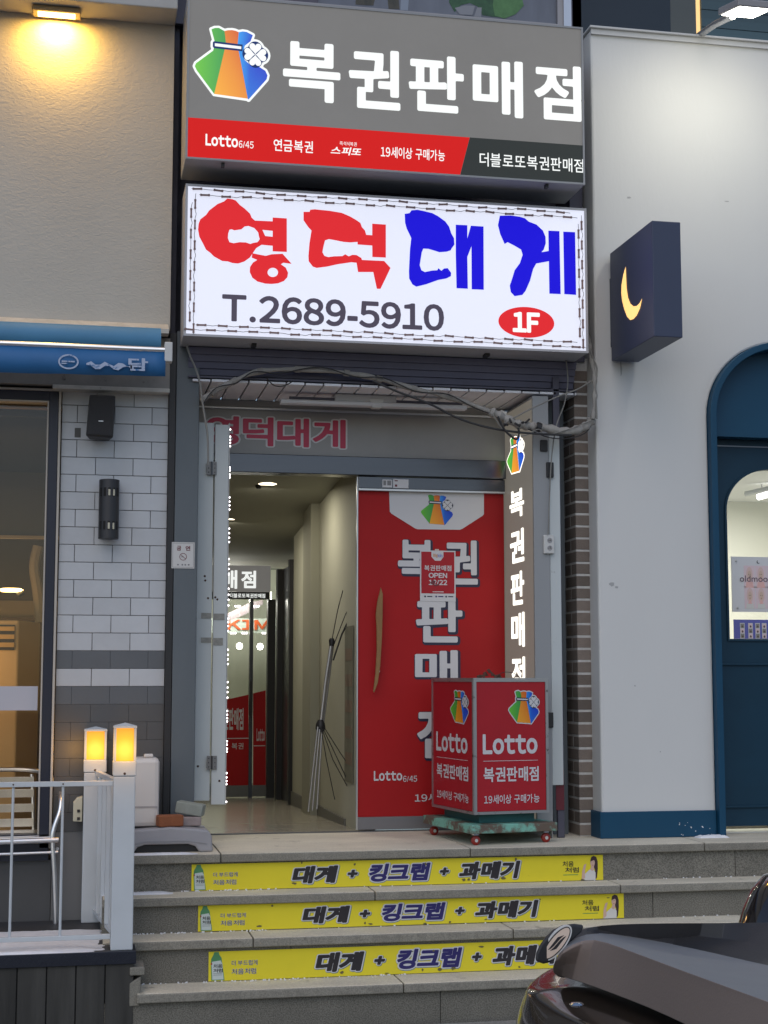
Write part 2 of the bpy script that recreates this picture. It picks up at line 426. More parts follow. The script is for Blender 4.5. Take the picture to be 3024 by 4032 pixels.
brick_m = M('brick', (.20, .165, .14), .9, var=.45, vscale=14, col2=(.13, .108, .096), rnd=.25, bump=.6, bscale=120)
mortar = M('mortar', (.58, .57, .55), .95, var=.3, vscale=30, bump=.4)
granite = M('granite', (.25, .235, .195), .85, var=.5, vscale=4, stretch=(1.6, 1, .5), col2=(.155, .145, .12), speck=(190, (.05, .048, .042), .65), bump=.3, bscale=150, rnd=.10)
granite_t = M('granite_slab', (.33, .31, .255), .8, var=.6, vscale=6, stretch=(2.2, 1, .5), col2=(.20, .187, .155), speck=(180, (.12, .11, .095), .5), bump=.25, bscale=150, rnd=.08, dirt=(.15, .135, .11), dscale=9, dthr=.61)
tread_dust_lit = M('tread_dust_lit', (.82, .755, .60), .85, var=.7, vscale=5, stretch=(.6, 1, 1), col2=(.55, .50, .40), speck=(150, (.34, .30, .24), .35), bump=.3, bscale=140, rnd=.05, dirt=(.30, .27, .21), dscale=5, dthr=.61)  # salt dust, paled further to carry sky light on the tread tops
pave_m = M('paving', (.34, .33, .30), .85, var=.35, vscale=3, speck=(170, (.07, .07, .065), .5), bump=.3, bscale=120)  # lightened to bounce fill up into the entrance recess
asphalt = M('asphalt_bounce', (.17, .17, .17), .9, var=.3, vscale=8, bump=.5, bscale=150)  # unseen road, made paler to bounce light under the canopy
hall_wall = M('hall_wall', (.46, .455, .365), .7, var=.12, vscale=3)
hall_ceil = M('hall_ceiling', (.32, .32, .27), .8)
hall_floor = M('hall_floor', (.40, .365, .29), .2, var=.45, vscale=3, stretch=(.5, 3, 1), col2=(.25, .225, .18))
black = M('black_plastic', (.018, .018, .02), .5)
black_g = M('black_glossy', (.012, .012, .013), .15)
blk_fab = M('speaker_grille', (.025, .024, .026), .7, bump=.4, bscale=400)
rubber = M('rubber', (.02, .02, .02), .8)
white_p = M('white_plastic', (.62, .62, .60), .45, var=.1)
white_paint = M('white_powder_coat', (.60, .635, .66), .4, var=.1, vscale=6, dirt=(.30, .22, .15), dscale=18, dthr=.74)
cream_p = M('cream_plastic', (.58, .55, .42), .45)
grey_p = M('grey_plastic', (.36, .355, .375), .55, var=.12, vscale=5)
jug_m = M('milky_plastic', (.66, .63, .60), .4, var=.15, vscale=4, col2=(.5, .47, .44))
snow_m = M('snow', (.86, .86, .88), .7, var=.15, vscale=20, bump=.7, bscale=60)
deck_m = M('deck_floor', (.045, .047, .052), .6, var=.3, vscale=8)
checker = M('checker_plate', (.018, .022, .036), .38, metal=.3, bump=.2)
plank_m = M('dark_plank', (.028, .027, .024), .75, var=.75, vscale=5, col2=(.062, .060, .054), stretch=(3, 3, .35), bump=.5, bscale=30, rnd=.25)
amber = M('amber_glass', (.5, .2, .02), .3, emit=(1.0, .36, .03), estr=.75)
amber_core = M('amber_core', (.9, .5, .05), .4, emit=(1.0, .62, .06), estr=3.0)
lamp_warm = M('warm_lamp', (.9, .8, .5), .4, emit=(1.0, .70, .24), estr=9)
lamp_white = M('cool_lamp', (.9, .9, .9), .4, emit=(1., .97, .86), estr=10)
tube_lit = M('lit_tube', (.9, .9, .9), .4, emit=(1., 1., .96), estr=4)
bulb_dl = M('downlight_lens', (.9, .9, .9), .4, emit=(1., .86, .62), estr=6)
led_lit = M('lit_led_bead', (.9, .9, .9), .4, emit=(1., .93, .95), estr=5)
led_off = M('led_module', (.24, .15, .14), .5)
wire_b = M('black_wire', (.02, .02, .022), .6)
wire_g = M('grey_wire', (.22, .215, .20), .6)
hose_m = M('taped_hose', (.36, .345, .32), .75, var=.5, vscale=18, col2=(.17, .16, .15), bump=.5, bscale=70)
pane = glass('window_pane'); pane_dark = glass('dark_pane', (.75, .78, .75), .10)
# backlit and printed inks
lit_grey = M('backlit_grey', (.16, .155, .15), .35, emit=(.96, .93, .88), estr=.125, var=.25, vscale=2.2, spec=.12)
lit_white = M('backlit_white', (.3, .3, .3), .4, emit=(.97, 1, .97), estr=.88, spec=.12)
lit_red = M('backlit_red', (.2, .004, .004), .5, emit=(1., .022, .020), estr=.56, spec=.12)
lit_dark = M('backlit_charcoal', (.03, .035, .033), .4, emit=(.9, 1, .95), estr=.022, spec=.12)
lit_cold = M('backlit_cold_white', (.3, .3, .33), .35, emit=(.82, .85, 1.0), estr=.84, spec=.12)
lit_red2 = M('backlit_scarlet', (.2, .01, .01), .35, emit=(1., .030, .04), estr=.66, spec=.12)
lit_blue = M('backlit_blue', (.01, .008, .2), .35, emit=(.012, .004, 1.), estr=.60, spec=.12)
lit_slate = M('backlit_slate', (.05, .045, .06), .35, emit=(.62, .52, .78), estr=.085, spec=.12)
lit_col = M('backlit_print', (.1, .1, .1), .4, attr=True, estr=1.05, spec=.12)
lit_navy = M('backlit_navy', (.01, .02, .08), .4, emit=(.05, .12, .45), estr=.25, spec=.12)
lit_moon = M('backlit_moon', (.8, .7, .3), .4, emit=(1., .55, .16), estr=1.15, spec=.12)
lit_grey2 = M('backlit_warm_grey', (.17, .16, .15), .35, emit=(1., .90, .74), estr=.12, var=.3, vscale=1.5, spec=.12)
lit_hot = M('backlit_bright_white', (.4, .4, .4), .4, emit=(1., .95, .83), estr=1.7, spec=.12)
ink_col = M('colour_print', (.5, .5, .5), .45, attr=True)
ink_white = M('white_print', (.62, .62, .64), .5)
ink_navy = M('navy_print', (.02, .02, .05), .5)
ink_black = M('black_print', (.022, .018, .022), .5)
ink_blue = M('indigo_print', (.022, .016, .13), .5)
ink_red = M('red_print', (.36, .02, .03), .5)
ink_crimson = M('crimson_print', (.50, .03, .085), .45)
ink_green = M('green_print', (.10, .30, .08), .5)
ink_grey = M('grey_print', (.20, .20, .21), .5)
ink_shadow = M('teal_shadow_print', (.12, .20, .22), .5)
banner_red = M('red_banner', (.42, .010, .012), .55, var=.4, vscale=1.3, col2=(.25, .007, .010), spec=.25)
cart_red = M('red_acrylic', (.42, .016, .026), .4, var=.12, spec=.3)
banner_yel = M('yellow_banner', (.80, .68, .035), .55, var=.16, vscale=7, col2=(.58, .50, .035), dirt=(.30, .24, .05), dscale=15, dthr=.715, spec=.25)
awn_blue = M('blue_awning', (.018, .135, .345), .6, var=.2, vscale=4, bump=.15, bscale=50)
mint = M('mint_paint', (.20, .48, .38), .6, dirt=(.13, .095, .07), dscale=7, dthr=.44)
teal_b = M('teal_paint', (.012, .10, .10), .5)
red_whl = M('red_wheel', (.28, .02, .012), .4)
brass = M('brass_edge', (.45, .30, .12), .35, metal=.5)
skin = M('skin_print', (.62, .42, .33), .5); hair = M('hair_print', (.045, .02, .025), .5); dress = M('dress_print', (.66, .64, .62), .5); pinkhair = M('pink_print', (.70, .48, .46), .5)
bottle_g = M('bottle_print', (.07, .24, .10), .4, var=.4, vscale=30, col2=(.16, .40, .19)); label_p = M('label_print', (.55, .62, .60), .5)

# ------------------------------------------------------------------ ground, steps
G = -0.715
ground = BX('ground', asphalt, None, -60, 60, -60, 5.2, G - .9, G - .12, kind='structure')
pave = BX('pavement', pave_m, None, -60, 60, 5.2, 7.02, G - .9, G, kind='structure')
LV = [(0.0, 7.61), (-.179, 7.454), (-.349, 7.27), (-.544, 7.081)]      # tread heights and nosing edges
SX0, SX1 = .16, 6.5
steps = BX('steps', granite, None, SX0, SX1, 7.13, 9.0, G - .3, -.60, kind='structure')
joints = [[A(2775, 3340, 7.61).x], [A(1478, 3520, 7.45).x], [A(2022, 3680, 7.27).x], [A(1590, 3900, 7.08).x]]
for i, (z, y) in enumerate(LV):
    nxt_z = LV[i + 1][0] if i < 3 else G
    back = 8.56 if i == 0 else LV[i - 1][1] + .10
    js = sorted([joints[i][0] + 1.25 * k for k in range(-4, 5)])
    s0_ = SX0 if i < 3 else A(537, 3900, 7.1).x
    xs = [s0_] + [j for j in js if s0_ + .2 < j < SX1 - .2] + [SX1]
    for a, b in zip(xs[:-1], xs[1:]):
        BX('tread_slab', granite_t, steps, a + .002, b - .002, y, back, z - .042, z - .003, bevel=.005)
        BX('tread_top', tread_dust_lit, steps, a + .004, b - .004, y + .005, back - .001, z - .004, z, bevel=.001)
    xs2 = [SX0] + [j + .18 for j in xs[1:-1]] + [SX1]
    for a, b in zip(xs2[:-1], xs2[1:]):
        BX('riser_panel', granite, steps, a + .0015, b - .0015, y + .03, y + .09, nxt_z - (.02 if i < 3 else .1), z - .043, bevel=.002)
BX('infill', granite, steps, SX0, SX1, 7.70, 8.5, -.60, -.045)
cb = MB(); cx = AZ(530, 3880, -.544).x
cb.prism([(cx - .03, 7.10, -.60), (cx + .015, 7.10, -.60), (cx + .02, 7.10, -.47), (cx - .03, 7.10, -.50)], (0, .16, 0))
cb.box(cx - .03, cx + .035, 7.09, 7.27, -.465, -.43)
o = cb.build('curb_stone', granite_t, None, bevel=.005); tag(o, 'rough stub of stone kerb beside the third yellow banner', 'kerb')

# ------------------------------------------------------------------ left building: plaster above, tiles and window below
TY = 8.05
lb = thing('plaster_building', 'grey plaster building with blue awning, tiled wall and warm window', 'building', (0, 8.3, -.36))
xr = A(680, 600, 7.95).x
BX('upper_wall', plaster, lb, -6, xr, 7.95, 8.6, A(660, 1300, 7.95).z, 7)
zt = A(684, 102, 7.95).z; yf = AZ(700, 36, zt).y
BX('eave', soffit_m, lb, -6, A(700, 36, yf).x, yf, 7.949, zt, zt + .45, bevel=.006)
zb = A(660, 1300, 7.95).z
MB().prism([(-6, 7.949, zb + .03), (-6, 7.87, zb - .012), (-6, 7.87, zb - .035), (-6, 7.949, zb - .035)], (xr - .01 + 6, 0, 0)).build('drip_trim', plaster_trim, lb)
zl0 = A(400, 1535, TY).z
BX('lintel', lintel_m, lb, -6, A(668, 1500, 7.98).x, 7.98, 8.5, zl0 + .005, zb - .036)
BX('lintel_lip', plaster_trim, lb, -.13, A(668, 1540, 7.97).x, 7.965, 8.06, zl0 - .018, zl0 + .004, bevel=.003)
XA, XB = A(226, 2400, TY).x, A(652, 2400, TY).x
BX('tile_backing', grout, lb, XA, XB, TY + .008, 8.5, -.70, zl0)
jz = [A(400, 1500 + y / 1.702, TY).z for y in (168, 1808)]; rh = (jz[0] - jz[1]) / 14
def tj(y): return A(400, y, TY).z
rows = [(jz[1] + rh * k, jz[1] + rh * (k + 1)) for k in range(-10, 16)]
jx = [A(293, 2180, TY).x, A(367, 2300, TY).x]; tl = A(293 + 149, 2180, TY).x - jx[0]
for k, (a, b) in enumerate(rows):
    kk = k - 10
    if a > zl0 - .02: continue
    b = min(b, zl0 - .002)
    par = 0 if (kk % 2 == 1) else 1
    if kk == -2: par = 1
    m = tile_w if (kk >= 0 or kk == -2) else tile_g if kk in (-1, -3) else tile_d
    xs = sorted([jx[par] + tl * q for q in range(-4, 5)]); xs = [XA] + [x for x in xs if XA + .015 < x < XB - .015] + [XB]
    g = .0016 if m is tile_w else .0004
    for p, q in zip(xs[:-1], xs[1:]):
        BX('wall_tile', m, lb, p + g, q - g, TY - random.uniform(-.0005, .0008), TY + .012, a + g, b - g, bevel=.0015)
BX('side_strip', black, lb, XB + .001, A(684, 2000, 8.1).x - .004, 8.02, 8.5, -.36, zb)
BX('rear_wall', lintel_m, lb, -6, -2.2, 8.1, 8.5, -.7, zl0)
# window: outer cream bead, navy frame, inner bead, sill band, glass
WX1 = XA - .004; wz1 = A(150, 1532, TY).z; wz0 = A(100, 3340, TY).z
fr = .062
def wframe(name, mat, x1, z1, z0, wdt, y0, y1):
    MB().box(x1 - wdt, x1, y0, y1, z0, z1).box(-2.2, x1 - wdt, y0, y1, z1 - wdt, z1).build(name, mat, lb, bevel=.002)
wframe('window_bead', cream_trim, WX1, wz1, wz0, .012, 8.02, 8.10)
nx = WX1 - .013
wframe('window_frame', navy_frame, nx, wz1 - .013, wz0, .047, 8.03, 8.12)
wframe('window_bead', cream_trim, nx - .048, wz1 - .061, wz0, .009, 8.035, 8.12)
BX('window_sill', navy_frame, lb, -2.2, nx, 8.03, 8.14, wz0 - .06, A(100, 3285, TY).z - .001)
gx = nx - .058
win = BX('window_glass', glass('dining_pane', (.96, .93, .88), .03), lb, -2.2, gx, 8.075, 8.08, A(100, 3285, TY).z, wz1 - .071)
BX('frosted_band', M('frosted_film', (.48, .48, .53), .5), lb, -2.2, A(148, 2750, 8.07).x, 8.070, 8.0735, A(100, 2797, 8.07).z, A(100, 2702, 8.07).z)
BX('below_sill', tile_d, lb, -2.2, XA - .003, 8.06, 8.5, -.7, wz0 - .061)
# the room behind it
RX0, RX1, RY1, RZ0, RZ1 = -2.4, .3, 11.5, -.3, 2.35
room = M('room_wall', (.13, .098, .055), .8, var=.25, vscale=2); room_c = M('room_ceiling', (.04, .032, .02), .8)
r_ = thing('dining_room', 'warm lit dining room seen through the left window', 'room', (-1, 9.8, -.3))
BX('room_floor', room_c, r_, RX0, RX1, 8.51, RY1, RZ0 - .05, RZ0)
BX('room_ceiling', room_c, r_, RX0, RX1, 8.51, RY1, RZ1, RZ1 + .05)
BX('rear_wall', room, r_, RX0, RX1, RY1, RY1 + .1, RZ0, RZ1)
BX('side_wall', room, r_, RX1, RX1 + .05, 8.51, RY1, RZ0, RZ1)
BX('side_wall', room, r_, RX0 - .05, RX0, 8.51, RY1, RZ0, RZ1)
BX('bulkhead', M('bulkhead', (.115, .085, .045), .8), r_, RX0, RX1, 9.6, 9.75, A(60, 2110, 9.6).z, A(60, 1920, 9.6).z)
BX('bulkhead_rail', M('pale_timber', (.55, .38, .18), .6), r_, RX0, RX1, 9.57, 9.6, A(60, 2120, 9.57).z, A(60, 2108, 9.57).z)
BX('blind_rail', M('tan_rail', (.42, .28, .13), .6), r_, RX0, RX1, 8.2, 8.26, A(90, 1605, 8.2).z, A(90, 1583, 8.2).z)
BX('blind', M('rolled_blind', (.05, .038, .03), .8), r_, RX0, RX1, 8.27, 8.3, A(90, 1640, 8.27).z, A(90, 1605, 8.27).z)
BX('plate_rail', M('shelf_timber', (.10, .06, .03), .7), r_, RX0, RX1, 11.3, 11.49, A(80, 2445, 11.3).z, A(80, 2430, 11.3).z)
BX('wainscot', M('cream_boarding', (.36, .27, .15), .7), r_, RX0, RX1, 11.46, 11.495, A(80, 2440, 11.46).z, A(80, 2365, 11.46).z)
dl = MB().lathe(A(44, 2330, 9.9), [(.06, 0), (.075, .012), (.06, .02)], 20).build('ceiling_lamp', lamp_warm, None, smooth=True); tag(dl, 'glowing disc lamp inside the left window above the air conditioner', 'lamp')
dk = MB().tube([A(70, 2345, 9.9), A(92, 2330, 9.9)], .018).build('lamp_bracket', black, None); tag(dk, 'small dark bracket beside the glowing disc lamp in the window', 'bracket')
ac = thing('air_conditioner', 'cream floor standing air conditioner behind the left window', 'air conditioner', (-.5, 9.3, -.3))
acm = M('cream_case', (.66, .44, .19), .5); ax1 = A(72, 2560, 9.0).x
axb = A(158, 2560, 9.32).x
MB().prism([(ax1 - .42, 9.0, -.3), (ax1, 9.0, -.3), (axb, 9.32, -.3), (axb - .42, 9.40, -.3)], (0, 0, A(40, 2442, 9.0).z + .3)).build('case', acm, ac, bevel=.01)
za, zc = A(30, 2560, 8.99).z, A(30, 2460, 8.99).z
BX('vent_recess', black, ac, ax1 - .38, A(58, 2500, 8.99).x, 8.992, 9.0, za, zc)
for i in range(3):
    z = za + (zc - za) * (.12 + .32 * i)
    MB().prism([(ax1 - .375, 8.985, z), (ax1 - .375, 8.97, z + .022), (ax1 - .375, 8.975, z + .026), (ax1 - .375, 8.99, z + .004)], (A(57, 2500, 8.99).x - ax1 + .375, 0, 0)).build('vent_slat', acm, ac)
bd = MB().tube(smooth_path([A(150, 2150, 9.2), A(135, 2230, 9.2), A(148, 2330, 9.2), A(160, 2450, 9.2)]), .03, 8).build('curtain', M('tan_curtain', (.45, .33, .17), .8), None, smooth=True)
tag(bd, 'tan gathered curtain at the inner edge of the left window', 'curtain')
def area(name, loc, size, e, col, tgt, sy=None):
    l = bpy.data.lights.new(name, 'AREA'); l.shape = 'RECTANGLE'; l.size = size; l.size_y = sy or size; l.energy = e; l.color = col
    o = bpy.data.objects.new(name, l); COL.objects.link(o); o.location = loc
    o.rotation_euler = (Vector(tgt) - Vector(loc)).to_track_quat('-Z', 'Y').to_euler(); return o
def point(name, loc, e, col, r=.05):
    l = bpy.data.lights.new(name, 'POINT'); l.energy = e; l.color = col; l.shadow_soft_size = r
    o = bpy.data.objects.new(name, l); COL.objects.link(o); o.location = loc; return o
point('room_light', (-.75, 8.72, 1.0), 5.5, (1, .62, .26), .10); point('room_light', (-.5, 10.6, 1.2), 5, (1, .68, .34), .12)

# warm lamp under the eave
wlp = thing('wall_lamp', 'small rectangular warm lamp glowing under the eave', 'lamp', A(220, 40, yf + .1))
ly = yf + .10; p0 = AZ(128, 30, zt); p1 = AZ(318, 45, zt); lx0, lx1 = p0.x, p1.x
ly = (p0.y + p1.y) / 2
MB().box(lx0, lx1, ly - .05, ly + .045, zt - .03, zt - .001).build('housing', M('lamp_bezel', (.30, .22, .12), .4), wlp, bevel=.006)
BX('lens', lamp_warm, wlp, lx0 + .028, lx1 - .028, ly - .03, ly + .025, zt - .034, zt - .0305)
area('eave_light', ((lx0 + lx1) / 2, ly, zt - .04), .12, 9, (1, .55, .085), ((lx0 + lx1) / 2, 7.95, zt - .45), .06)

# blue awning
aw = thing('awning', 'rolled blue fabric awning with silver front bar and printed valance', 'awning', (-1, 7.7, zb - .3))
axr = A(650, 1370, 7.66).x
zr = [A(600, y, 7.72).z for y in (1331, 1362)]
MB().lathe((-3, 7.74, sum(zr) / 2), [(.075, 0), (.075, axr + 3 - .02)], 20, (1, 0, 0)).build('fabric_roll', M('pale_blue_fabric', (.06, .225, .40), .6, var=.2, vscale=5), aw, smooth=True)
zz0, zz1 = A(640, 1383, 7.6).z, A(640, 1368, 7.6).z
MB().lathe((-3, 7.615, (zz0 + zz1) / 2), [(.014, 0), (.014, A(675, 1375, 7.61).x + 3)], 14, (1, 0, 0)).build('front_bar', alu, aw, smooth=True)
BX('end_bracket', white_p, aw, axr - .005, A(678, 1400, 7.62).x, 7.60, 7.66, zz0 - .05, zz1 + .03, bevel=.004)
vz0, vz1 = A(330, 1475, 7.61).z, zz0 + .005
vv, vf = [], []; nV = 60
for i in range(nV + 1):
    x = -3 + (axr + 3) * i / nV
    wv = .006 * math.sin(x * 9) + .004 * math.sin(x * 23)
    vv += [(x, 7.612, vz1), (x, 7.605 + wv, (vz0 + vz1) / 2), (x, 7.61 + wv * 1.6, vz0 + .006 * math.sin(x * 5))]
for i in range(nV):
    for j in range(2): vf.append((i * 3 + j, i * 3 + 3 + j, i * 3 + 4 + j, i * 3 + 1 + j))
vo = place('valance', vv, vf, awn_blue, aw, smooth=True, sharp=0); md = vo.modifiers.new('thick', 'SOLIDIFY'); md.thickness = .002
pv = front(7.592); faded = M('faded_print', (.40, .47, .62), .6, dirt=(.05, .16, .36), dscale=30, dthr=.52)
def ring(cx, cy, rx, ry, w, n=36): return [ellipse(cx, cy, rx, ry, n), ellipse(cx, cy, rx - w, ry - w, n)[::-1]]
b0 = pbox(229, 1395, 310, 1454, 7.592); cxv, cyv = (b0[0] + b0[1]) / 2, (b0[2] + b0[3]) / 2
flat('printed_ring', pv, ring(cxv, cyv, (b0[1] - b0[0]) / 2, (b0[3] - b0[2]) / 2, .008), faded, aw)
flat('printed_ring', pv, [rect(cxv - .033, cxv + .03, cyv - .002, cyv + .005), rect(cxv - .033, cxv - .004, cyv - .012, cyv - .006)], faded, aw)
txt(pv, aw, '담', pbox(505, 1410, 583, 1460, 7.592), [(.03, faded, .0015)])
b1 = pbox(340, 1425, 520, 1458, 7.592)
flat('worn_print', pv, [[(b1[0] + (b1[1] - b1[0]) * t, b1[2] + (b1[3] - b1[2]) * (.75 + .25 * math.sin(t * 19))) for t in (0, .1, .2, .3, .4, .5, .6, .7, .8, .9, 1)] +
     [(b1[0] + (b1[1] - b1[0]) * t, b1[2] + (b1[3] - b1[2]) * (.3 + .3 * math.sin(t * 15 + 1))) for t in (1, .9, .8, .7, .6, .5, .4, .3, .2, .1, 0)]], faded, aw)
# speaker
sp = thing('wall_speaker', 'black tapered loudspeaker hung high on the white tiled wall', 'speaker', A(400, 1650, 7.95))
a, b, c, d = [A(*p, 7.90) for p in ((352, 1553), (456, 1557), (446, 1724), (337, 1716))]
m_ = MB(); bk = Vector((.0, .12, 0)); sh = Vector((.018, 0, 0))
m_.add([a, b, c, d, a + bk + sh, b + bk - sh, c + bk - sh, d + bk + sh], [(0, 3, 2, 1), (4, 5, 6, 7), (0, 1, 5, 4), (1, 2, 6, 5), (2, 3, 7, 6), (3, 0, 4, 7)])
m_.build('cabinet', M('speaker_case', (.022, .021, .022), .5), sp, bevel=.008)
ins = lambda p, q: p + (q - p) * .06
ce = (a + b + c + d) / 4
g4 = [p + (ce - p) * .09 + Vector((0, -.004, 0)) for p in (a, b, c, d)]
MB().prism(g4, (0, .006, 0)).build('grille', blk_fab, sp)
MB().box(ce.x - .012, ce.x + .012, 7.893, 7.896, ce.z - .03, ce.z - .026).build('badge', steel_lt, sp)
BX('bracket', black, sp, ce.x - .02, ce.x + .02, 8.02, 8.05, ce.z - .04, ce.z + .04)
st = BX('stain_patch', M('old_adhesive', (.13, .13, .125), .9), lb, A(294, 1700, 8.05).x, A(318, 1700, 8.05).x, TY - .003, TY, A(300, 1722, 8.05).z, A(300, 1685, 8.05).z)
# slotted sconce
sc = thing('wall_sconce', 'dark slotted cylinder sconce on the white tiled wall', 'wall lamp', A(428, 2005, 7.97))
scx = A(429, 2000, 7.97).x; s0, s1 = A(429, 2122, 7.97).z, A(429, 1888, 7.97).z; sr = .052
MB().lathe((scx, 7.985, s0), [(sr - .004, 0), (sr, .002), (sr, s1 - s0 - .002), (sr - .004, s1 - s0)], 28).build('shell', M('sconce_metal', (.05, .05, .055), .4, metal=.6), sc, smooth=True)
slot_d = M('slot_shadow', (.008, .008, .008), .8); glassw = M('frosted_bulb', (.55, .52, .40), .4)
for zf in (.22, .78):
    for k in range(-2, 3):
        an = R(-90 + 26 * k); cxs, cys = scx + math.cos(an) * (sr + .0005), 7.985 + math.sin(an) * (sr + .0005)
        zc_ = s0 + (s1 - s0) * zf
        t_ = Vector((-math.sin(an), math.cos(an), 0)); n_ = Vector((math.cos(an), math.sin(an), 0))
        MB().obox((cxs, cys, zc_), t_, (0, 0, 1), n_, -.0062, .0062, -.022, .022, -.002, .001).build('slot', slot_d, sc)
        if k in (0, 1): MB().obox((cxs, cys, zc_ - .003), t_, (0, 0, 1), n_, -.005, .005, -.016, .016, 0, .0018).build('bulb', glassw, sc, bevel=.002)
BX('base', black, sc, scx - .03, scx + .03, 8.02, 8.05, s0 + .05, s1 - .05)

# ------------------------------------------------------------------ middle building: column, signs, entrance
mbd = thing('shop_building', 'narrow grey shop front with two lit signs and an open doorway', 'building', (1.6, 8.6, 0))
PXa, PXb = A(680, 2400, 8.05).x, A(772, 2400, 8.05).x
BX('column', post_grey, mbd, PXa, PXb, 8.02, 8.4, 0.0, A(700, 1345, 8.05).z + .05, bevel=.004)
dxa, dxb = A(686, 500, 8.1).x, A(745, 500, 8.1).x
BX('side_column', dark_steel, mbd, dxa - .005, .50, 8.10, 8.4, A(700, 1345, 8.05).z + .05, 6)
BX('backing_wall', dark_steel, mbd, .45, 2.86, 8.3, 8.6, 2.60, 5.2)
BX('right_jamb', dark_steel, mbd, 2.69, 2.765, 8.05, 8.3, 2.60, 4.42)
# sign light boxes
def sign_box(name, label, x0, x1, y, z0, z1, dep, casem, facem, brd):
    t = thing(name, label, 'sign', ((x0 + x1) / 2, y, z0))
    BX('case', casem, t, x0, x1, y + .008, y + dep, z0, z1, bevel=.004)
    f = BX('face', facem, t, x0 + brd, x1 - brd, y, y + .012, z0 + brd, z1 - brd)
    tr = MB()
    for q in ((x0, x1, z1 - brd, z1), (x0, x1, z0, z0 + brd), (x0, x0 + brd, z0 + brd, z1 - brd), (x1 - brd, x1, z0 + brd, z1 - brd)): tr.box(q[0], q[1], y - .006, y + .007, q[2], q[3])
    tr.build('rim', casem, t); return t
Y1 = 7.60; grey_case = M('sign_case', (.30, .31, .32), .45)
S1 = (.507, 2.625, 3.462, 4.335)
s1 = sign_box('lottery_sign', 'wide grey lit sign with rainbow bag above the white sign', S1[0], S1[1], Y1, S1[2], S1[3], .34, grey_case, lit_grey, .010)
p1 = front(Y1 - .0005)
zt1 = A(747, 462, Y1).z; zt1r = A(2290, 574, Y1).z; zt1 = (zt1 + zt1r) / 2
xa_, xb_ = A(1849, 545, Y1).x, A(1811, 697, Y1).x
L_, Rr_, B_ = S1[0] + .010, S1[1] - .010, S1[2] + .010
flat('red_band', p1, [[(L_, B_), (xb_, B_), (xa_, zt1), (L_, zt1)]], lit_red, s1)
flat('dark_band', p1, [[(xb_ + .001, B_), (Rr_, B_), (Rr_, zt1), (xa_ + .001, zt1)]], lit_dark, s1)
for ch, bx in zip('복권판매점', ((1114, 168, 1340, 401), (1373, 195, 1576, 430), (1609, 219, 1826, 442), (1861, 237, 2059, 460), (2104, 257, 2288, 474))):
    txt(p1, s1, ch, pbox(*bx, Y1), [(.028, lit_white, .0018)])
bag(p1, s1, pbox(760, 104, 1062, 397, Y1), lit_col, lit_white, lit_navy)
ltr = [(.012, lit_white, .003)]
txt(p1, s1, 'Lotto', pbox(809, 532, 937, 578, Y1), [(.035, lit_white, .003)])
txt(p1, s1, '6/45', pbox(940, 556, 998, 584, Y1), [(.008, lit_white, .003)])
txt(p1, s1, '연금복권', pbox(1077, 552, 1232, 600, Y1), ltr)
txt(p1, s1, '스피또', pbox(1300, 580, 1426, 612, Y1), [(.025, lit_white, .003)], shear=.25)
txt(p1, s1, '즉석식복권', pbox(1337, 559, 1404, 575, Y1), [(.004, lit_white, .003)])
txt(p1, s1, '19세이상 구매가능', pbox(1499, 584, 1751, 628, Y1), ltr)
txt(p1, s1, '더블로또복권판매점', pbox(1888, 614, 2296, 668, Y1), [(.008, lit_white, .003)])
for x in (880, 2158):
    BX('drain_clip', black, s1, A(x, 645, Y1).x - .008, A(x, 645, Y1).x + .008, Y1 + .02, Y1 + .05, S1[2] - .02, S1[2] + .001)
Y2 = 7.75; S2 = (.52, 2.682, 2.583, 3.381)
white_case = M('white_sign_case', (.45, .45, .47), .5)
s2 = sign_box('crab_sign', 'white lit sign with red and blue brush letters and phone number', S2[0], S2[1], Y2, S2[2], S2[3], .26, white_case, lit_cold, .012)
p2 = front(Y2 - .0005)
kx = .50633
def T1(pts): return [(lambda v: (v.x, v.z))(A(720 + x * kx, 720 + y * kx, Y2)) for x, y in pts]
def T2(pts): return [(lambda v: (v.x, v.z))(A(1540 + x * kx, 720 + y * kx, Y2)) for x, y in pts]
def ccw(p):
    a = sum(p[i][0] * p[(i + 1) % len(p)][1] - p[(i + 1) % len(p)][0] * p[i][1] for i in range(len(p)))
    return p if a > 0 else p[::-1]
YEONG = [[(345, 122), (385, 128), (412, 138), (442, 172), (480, 200), (522, 240), (535, 272), (560, 294), (698, 300), (698, 270), (808, 277), (808, 538), (698, 533), (698, 490), (612, 482), (570, 508), (545, 545), (520, 582), (478, 612), (430, 628), (385, 624), (350, 612), (305, 608), (240, 572), (215, 546), (180, 520), (155, 470), (128, 420), (118, 365), (122, 320), (135, 285), (180, 250), (205, 215), (270, 165), (320, 145)],
         [(362, 365), (380, 362), (400, 370), (455, 362), (480, 340), (510, 336), (555, 352), (585, 385), (592, 420), (598, 438), (580, 462), (545, 468), (525, 476), (490, 464), (440, 462), (395, 470), (362, 462), (350, 430), (352, 395)],
         [(618, 366), (698, 374), (698, 420), (640, 414)]]
YEONG2 = [[(540, 548), (600, 560), (645, 568), (690, 556), (775, 552), (800, 580), (845, 630), (780, 622), (762, 634), (800, 660), (818, 700), (812, 735), (785, 764), (740, 782), (690, 787), (640, 784), (580, 768), (540, 738), (520, 695), (522, 655), (545, 620), (578, 600), (535, 582)],
          ellipse(699, 697, 41, 36, 22)]
